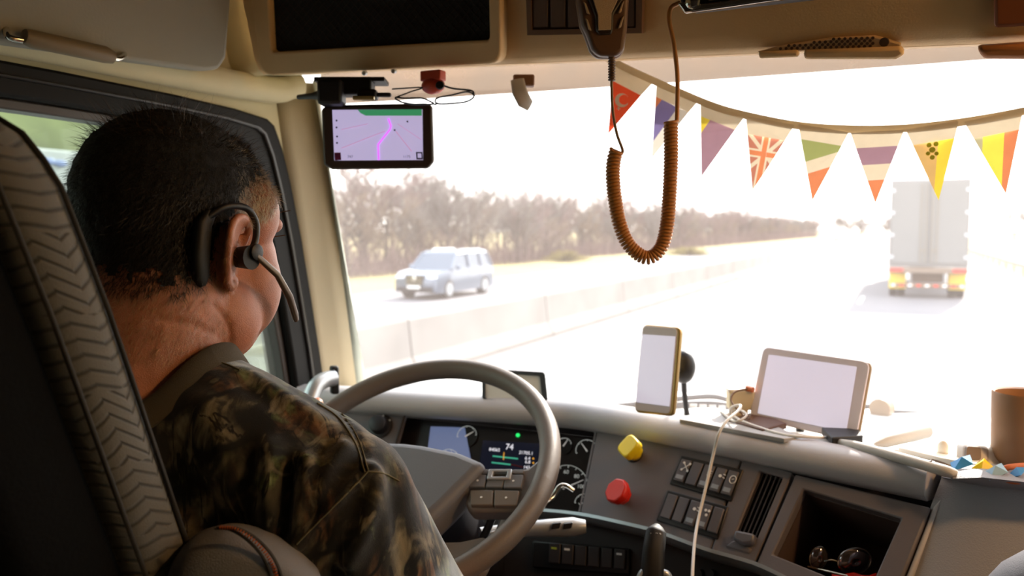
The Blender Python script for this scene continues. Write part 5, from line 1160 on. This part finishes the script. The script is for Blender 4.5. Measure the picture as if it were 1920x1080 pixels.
for pix, amp, sg_ in (([(690, 885), (640, 930), (590, 985), (556, 1020)], .010, .008), ([(672, 900), (620, 960), (560, 1010)], -.008, .009), ([(575, 870), (570, 930), (556, 1010)], .011, .010), ([(545, 880), (545, 940), (548, 990)], -.010, .010),
                      ([(508, 850), (508, 920), (512, 990)], .012, .012), ([(640, 840), (615, 880), (600, 930)], .009, .009), ([(625, 835), (600, 880), (585, 930)], -.007, .008),
                      ([(700, 900), (690, 960), (650, 1050)], .008, .010), ([(680, 930), (660, 1000), (630, 1070)], -.008, .010), ([(740, 900), (745, 980), (760, 1070)], -.006, .012), ([(460, 700), (520, 740), (600, 790)], .004, .012), ([(470, 730), (540, 775), (590, 820)], -.004, .012),
                      ([(380, 760), (420, 840), (440, 940)], .007, .016), ([(620, 752), (665, 810), (690, 880)], -.004, .004)):
    groove(Vs, Ns, bvs, pix, amp, sg_)
# open the collar: drop faces inside the neck
nc = np.array([-.672, .580]); keep = []
for f in Fs:
    c = Vs[f].mean(0)
    if c[2] > 2.28 and np.hypot(c[0] - nc[0], (c[1] - nc[1]) * .95) < .094: continue
    keep.append(f)
shirt = obj('t_shirt', Vs, keep, cm, drv, smooth=180)
bvs2 = BVHTree.FromPolygons([tuple(v) for v in Vs], keep)
# ribbed collar on the open edge
col_m = mat('collar_rib', '4a4232', .9, bump=.6, bscale=1500)
R1 = []
zc = []
for a in np.linspace(0, 2 * math.pi, 65)[:-1]:
    d = np.array([math.cos(a), math.sin(a) / .95, 0]); h = bvs2.ray_cast(Vector(np.array([nc[0], nc[1], 2.6]) + d * .0975), Vector((0, 0, -1)))
    zc.append(h[0][2] if h[0] is not None and h[0][2] > 2.27 else np.nan)
zc = np.array(zc); ii = np.arange(64); ok_ = ~np.isnan(zc); zc = np.interp(ii, ii[ok_], zc[ok_], period=64)
for _ in range(6): zc = (np.roll(zc, 1) + zc * 2 + np.roll(zc, -1)) / 4
for i_, a in enumerate(np.linspace(0, 2 * math.pi, 65)[:-1]):
    d = np.array([math.cos(a), math.sin(a) / .95, 0])
    R1.append([np.array([nc[0], nc[1], 0]) + d * (.094 + o_) + np.array([0, 0, zc[i_] + h]) for o_, h in ((.008, -.006), (.006, .001), (.0, .011), (-.005, .018), (-.008, .018), (-.005, .008), (-.001, -.004), (-.002, -.014))])
MB().loft(R1 + [R1[0]], True).obj('collar', col_m, shirt, smooth=70)
seam_m = mat('seam_thread', '6a6248', .9)
def seam(pix, r_=.0009, off=.0004):
    P_ = []
    for p in spline([np.array(p, float) for p in pix], 8):
        h = bvs2.ray_cast(Vector(CAM), Vector(nrm(ray(*p))))
        if h[0] is not None and (not P_ or np.linalg.norm(np.array(h[0]) - P_[-1]) < .05): P_.append(np.array(h[0]) + np.array(h[1]) * off * (1 if np.dot(np.array(h[1]), cF) < 0 else -1))
    if len(P_) > 2: MB().tube(P_, r_, 6).obj('seam', seam_m, shirt, smooth=70)
for pix in ([(600, 750), (640, 776), (672, 825), (690, 882)], [(594, 756), (634, 784), (666, 832), (684, 886)], [(690, 884), (640, 935), (585, 990), (556, 1020)], [(690, 884), (720, 888), (748, 902)], [(330, 668), (380, 672), (420, 682), (450, 694)]): seam(pix)
# trousers and shoes
T_ = MB()
for s_ in (-1, 1):
    hip = np.array([-.70 + s_ * .10, .64, 1.93]); kn = np.array([-.70 + s_ * .16, 1.06, 1.90]); an = np.array([-.70 + s_ * .15, 1.22, 1.47])
    T_.tube([hip, (hip + kn) / 2, kn], [.102, .09, .074], 16); T_.ellipsoid(kn, (.075, .075, .075)); T_.tube([kn, kn * .6 + an * .4, an], [.074, .068, .062], 16)
T_.ellipsoid((-.70, .64, 1.92), (.205, .165, .112))
Vt, Ft = remesh(T_, .007, 6); obj('trousers', Vt, Ft, mat('denim', '23293a', .9, bump=.3), drv, smooth=180)
for s_ in (-1, 1):
    a = np.array([-.70 + s_ * .15, 1.24, 1.40]); MB().loft([[a + np.array([x, y, z]) for x, z in rrect(w_, h_, .02, 3)] for y, w_, h_, z in ((-.08, .07, .08, 0), (-.05, .085, .10, 0), (.06, .095, .07, 0), (.15, .095, .05, 0), (.18, .07, .04, 0))], True, True).obj('shoe', M['black'], drv, smooth=50)

# earpiece ---------------------------------------------------------------
ep = thing('earpiece', hd((.10, -.02, -.04)), 'black hands-free earpiece with boom microphone on the driver ear', 'earpiece')
EP = lambda y, z, o_: hd((.0735 + o_ * 1.15, y * 1.0 - .003, z * .92 - .042))
sweep_flat([EP(-.034, .036, .004), EP(-.042, .024, .004), EP(-.043, -.010, .004), EP(-.040, -.030, .003), EP(-.037, -.038, .002)], [.006, .0085, .009, .008, .004], [.004, .006, .006, .0055, .003], np.array([1.0, 0, 0])).obj('battery_pod', M['black'], ep, smooth=60)
MB().tube(spline([EP(-.040, .030, .005), EP(-.024, .044, .012), EP(.0, .046, .014), EP(.014, .034, .014), EP(.016, .016, .014), EP(.010, -.001, .014)], 6), .0034, 10).obj('ear_hook', M['dark'], ep, smooth=60)
MB().tube([EP(.002, -.006, .006), EP(.002, -.006, .022)], [.010, .012], 16).obj('speaker', M['black'], ep, smooth=50)
MB().disc(EP(.006, .0, .023), (1, 0, 0), [(.008, -.004), (.008, .002), (.006, .003)], 16).obj('speaker_cap', M['dark'], ep, smooth=50)
sweep_flat([EP(.006, -.004, .024), EP(.034, -.022, .026), EP(.060, -.046, .022), EP(.078, -.066, .016), EP(.082, -.072, .015)], [.003, .0034, .004, .0042, .003], [.002, .0024, .0026, .0026, .002], np.array([1.0, 0, 0])).obj('boom', mat('boom_metal', '5a4a3c', .3, .5), ep, smooth=60)
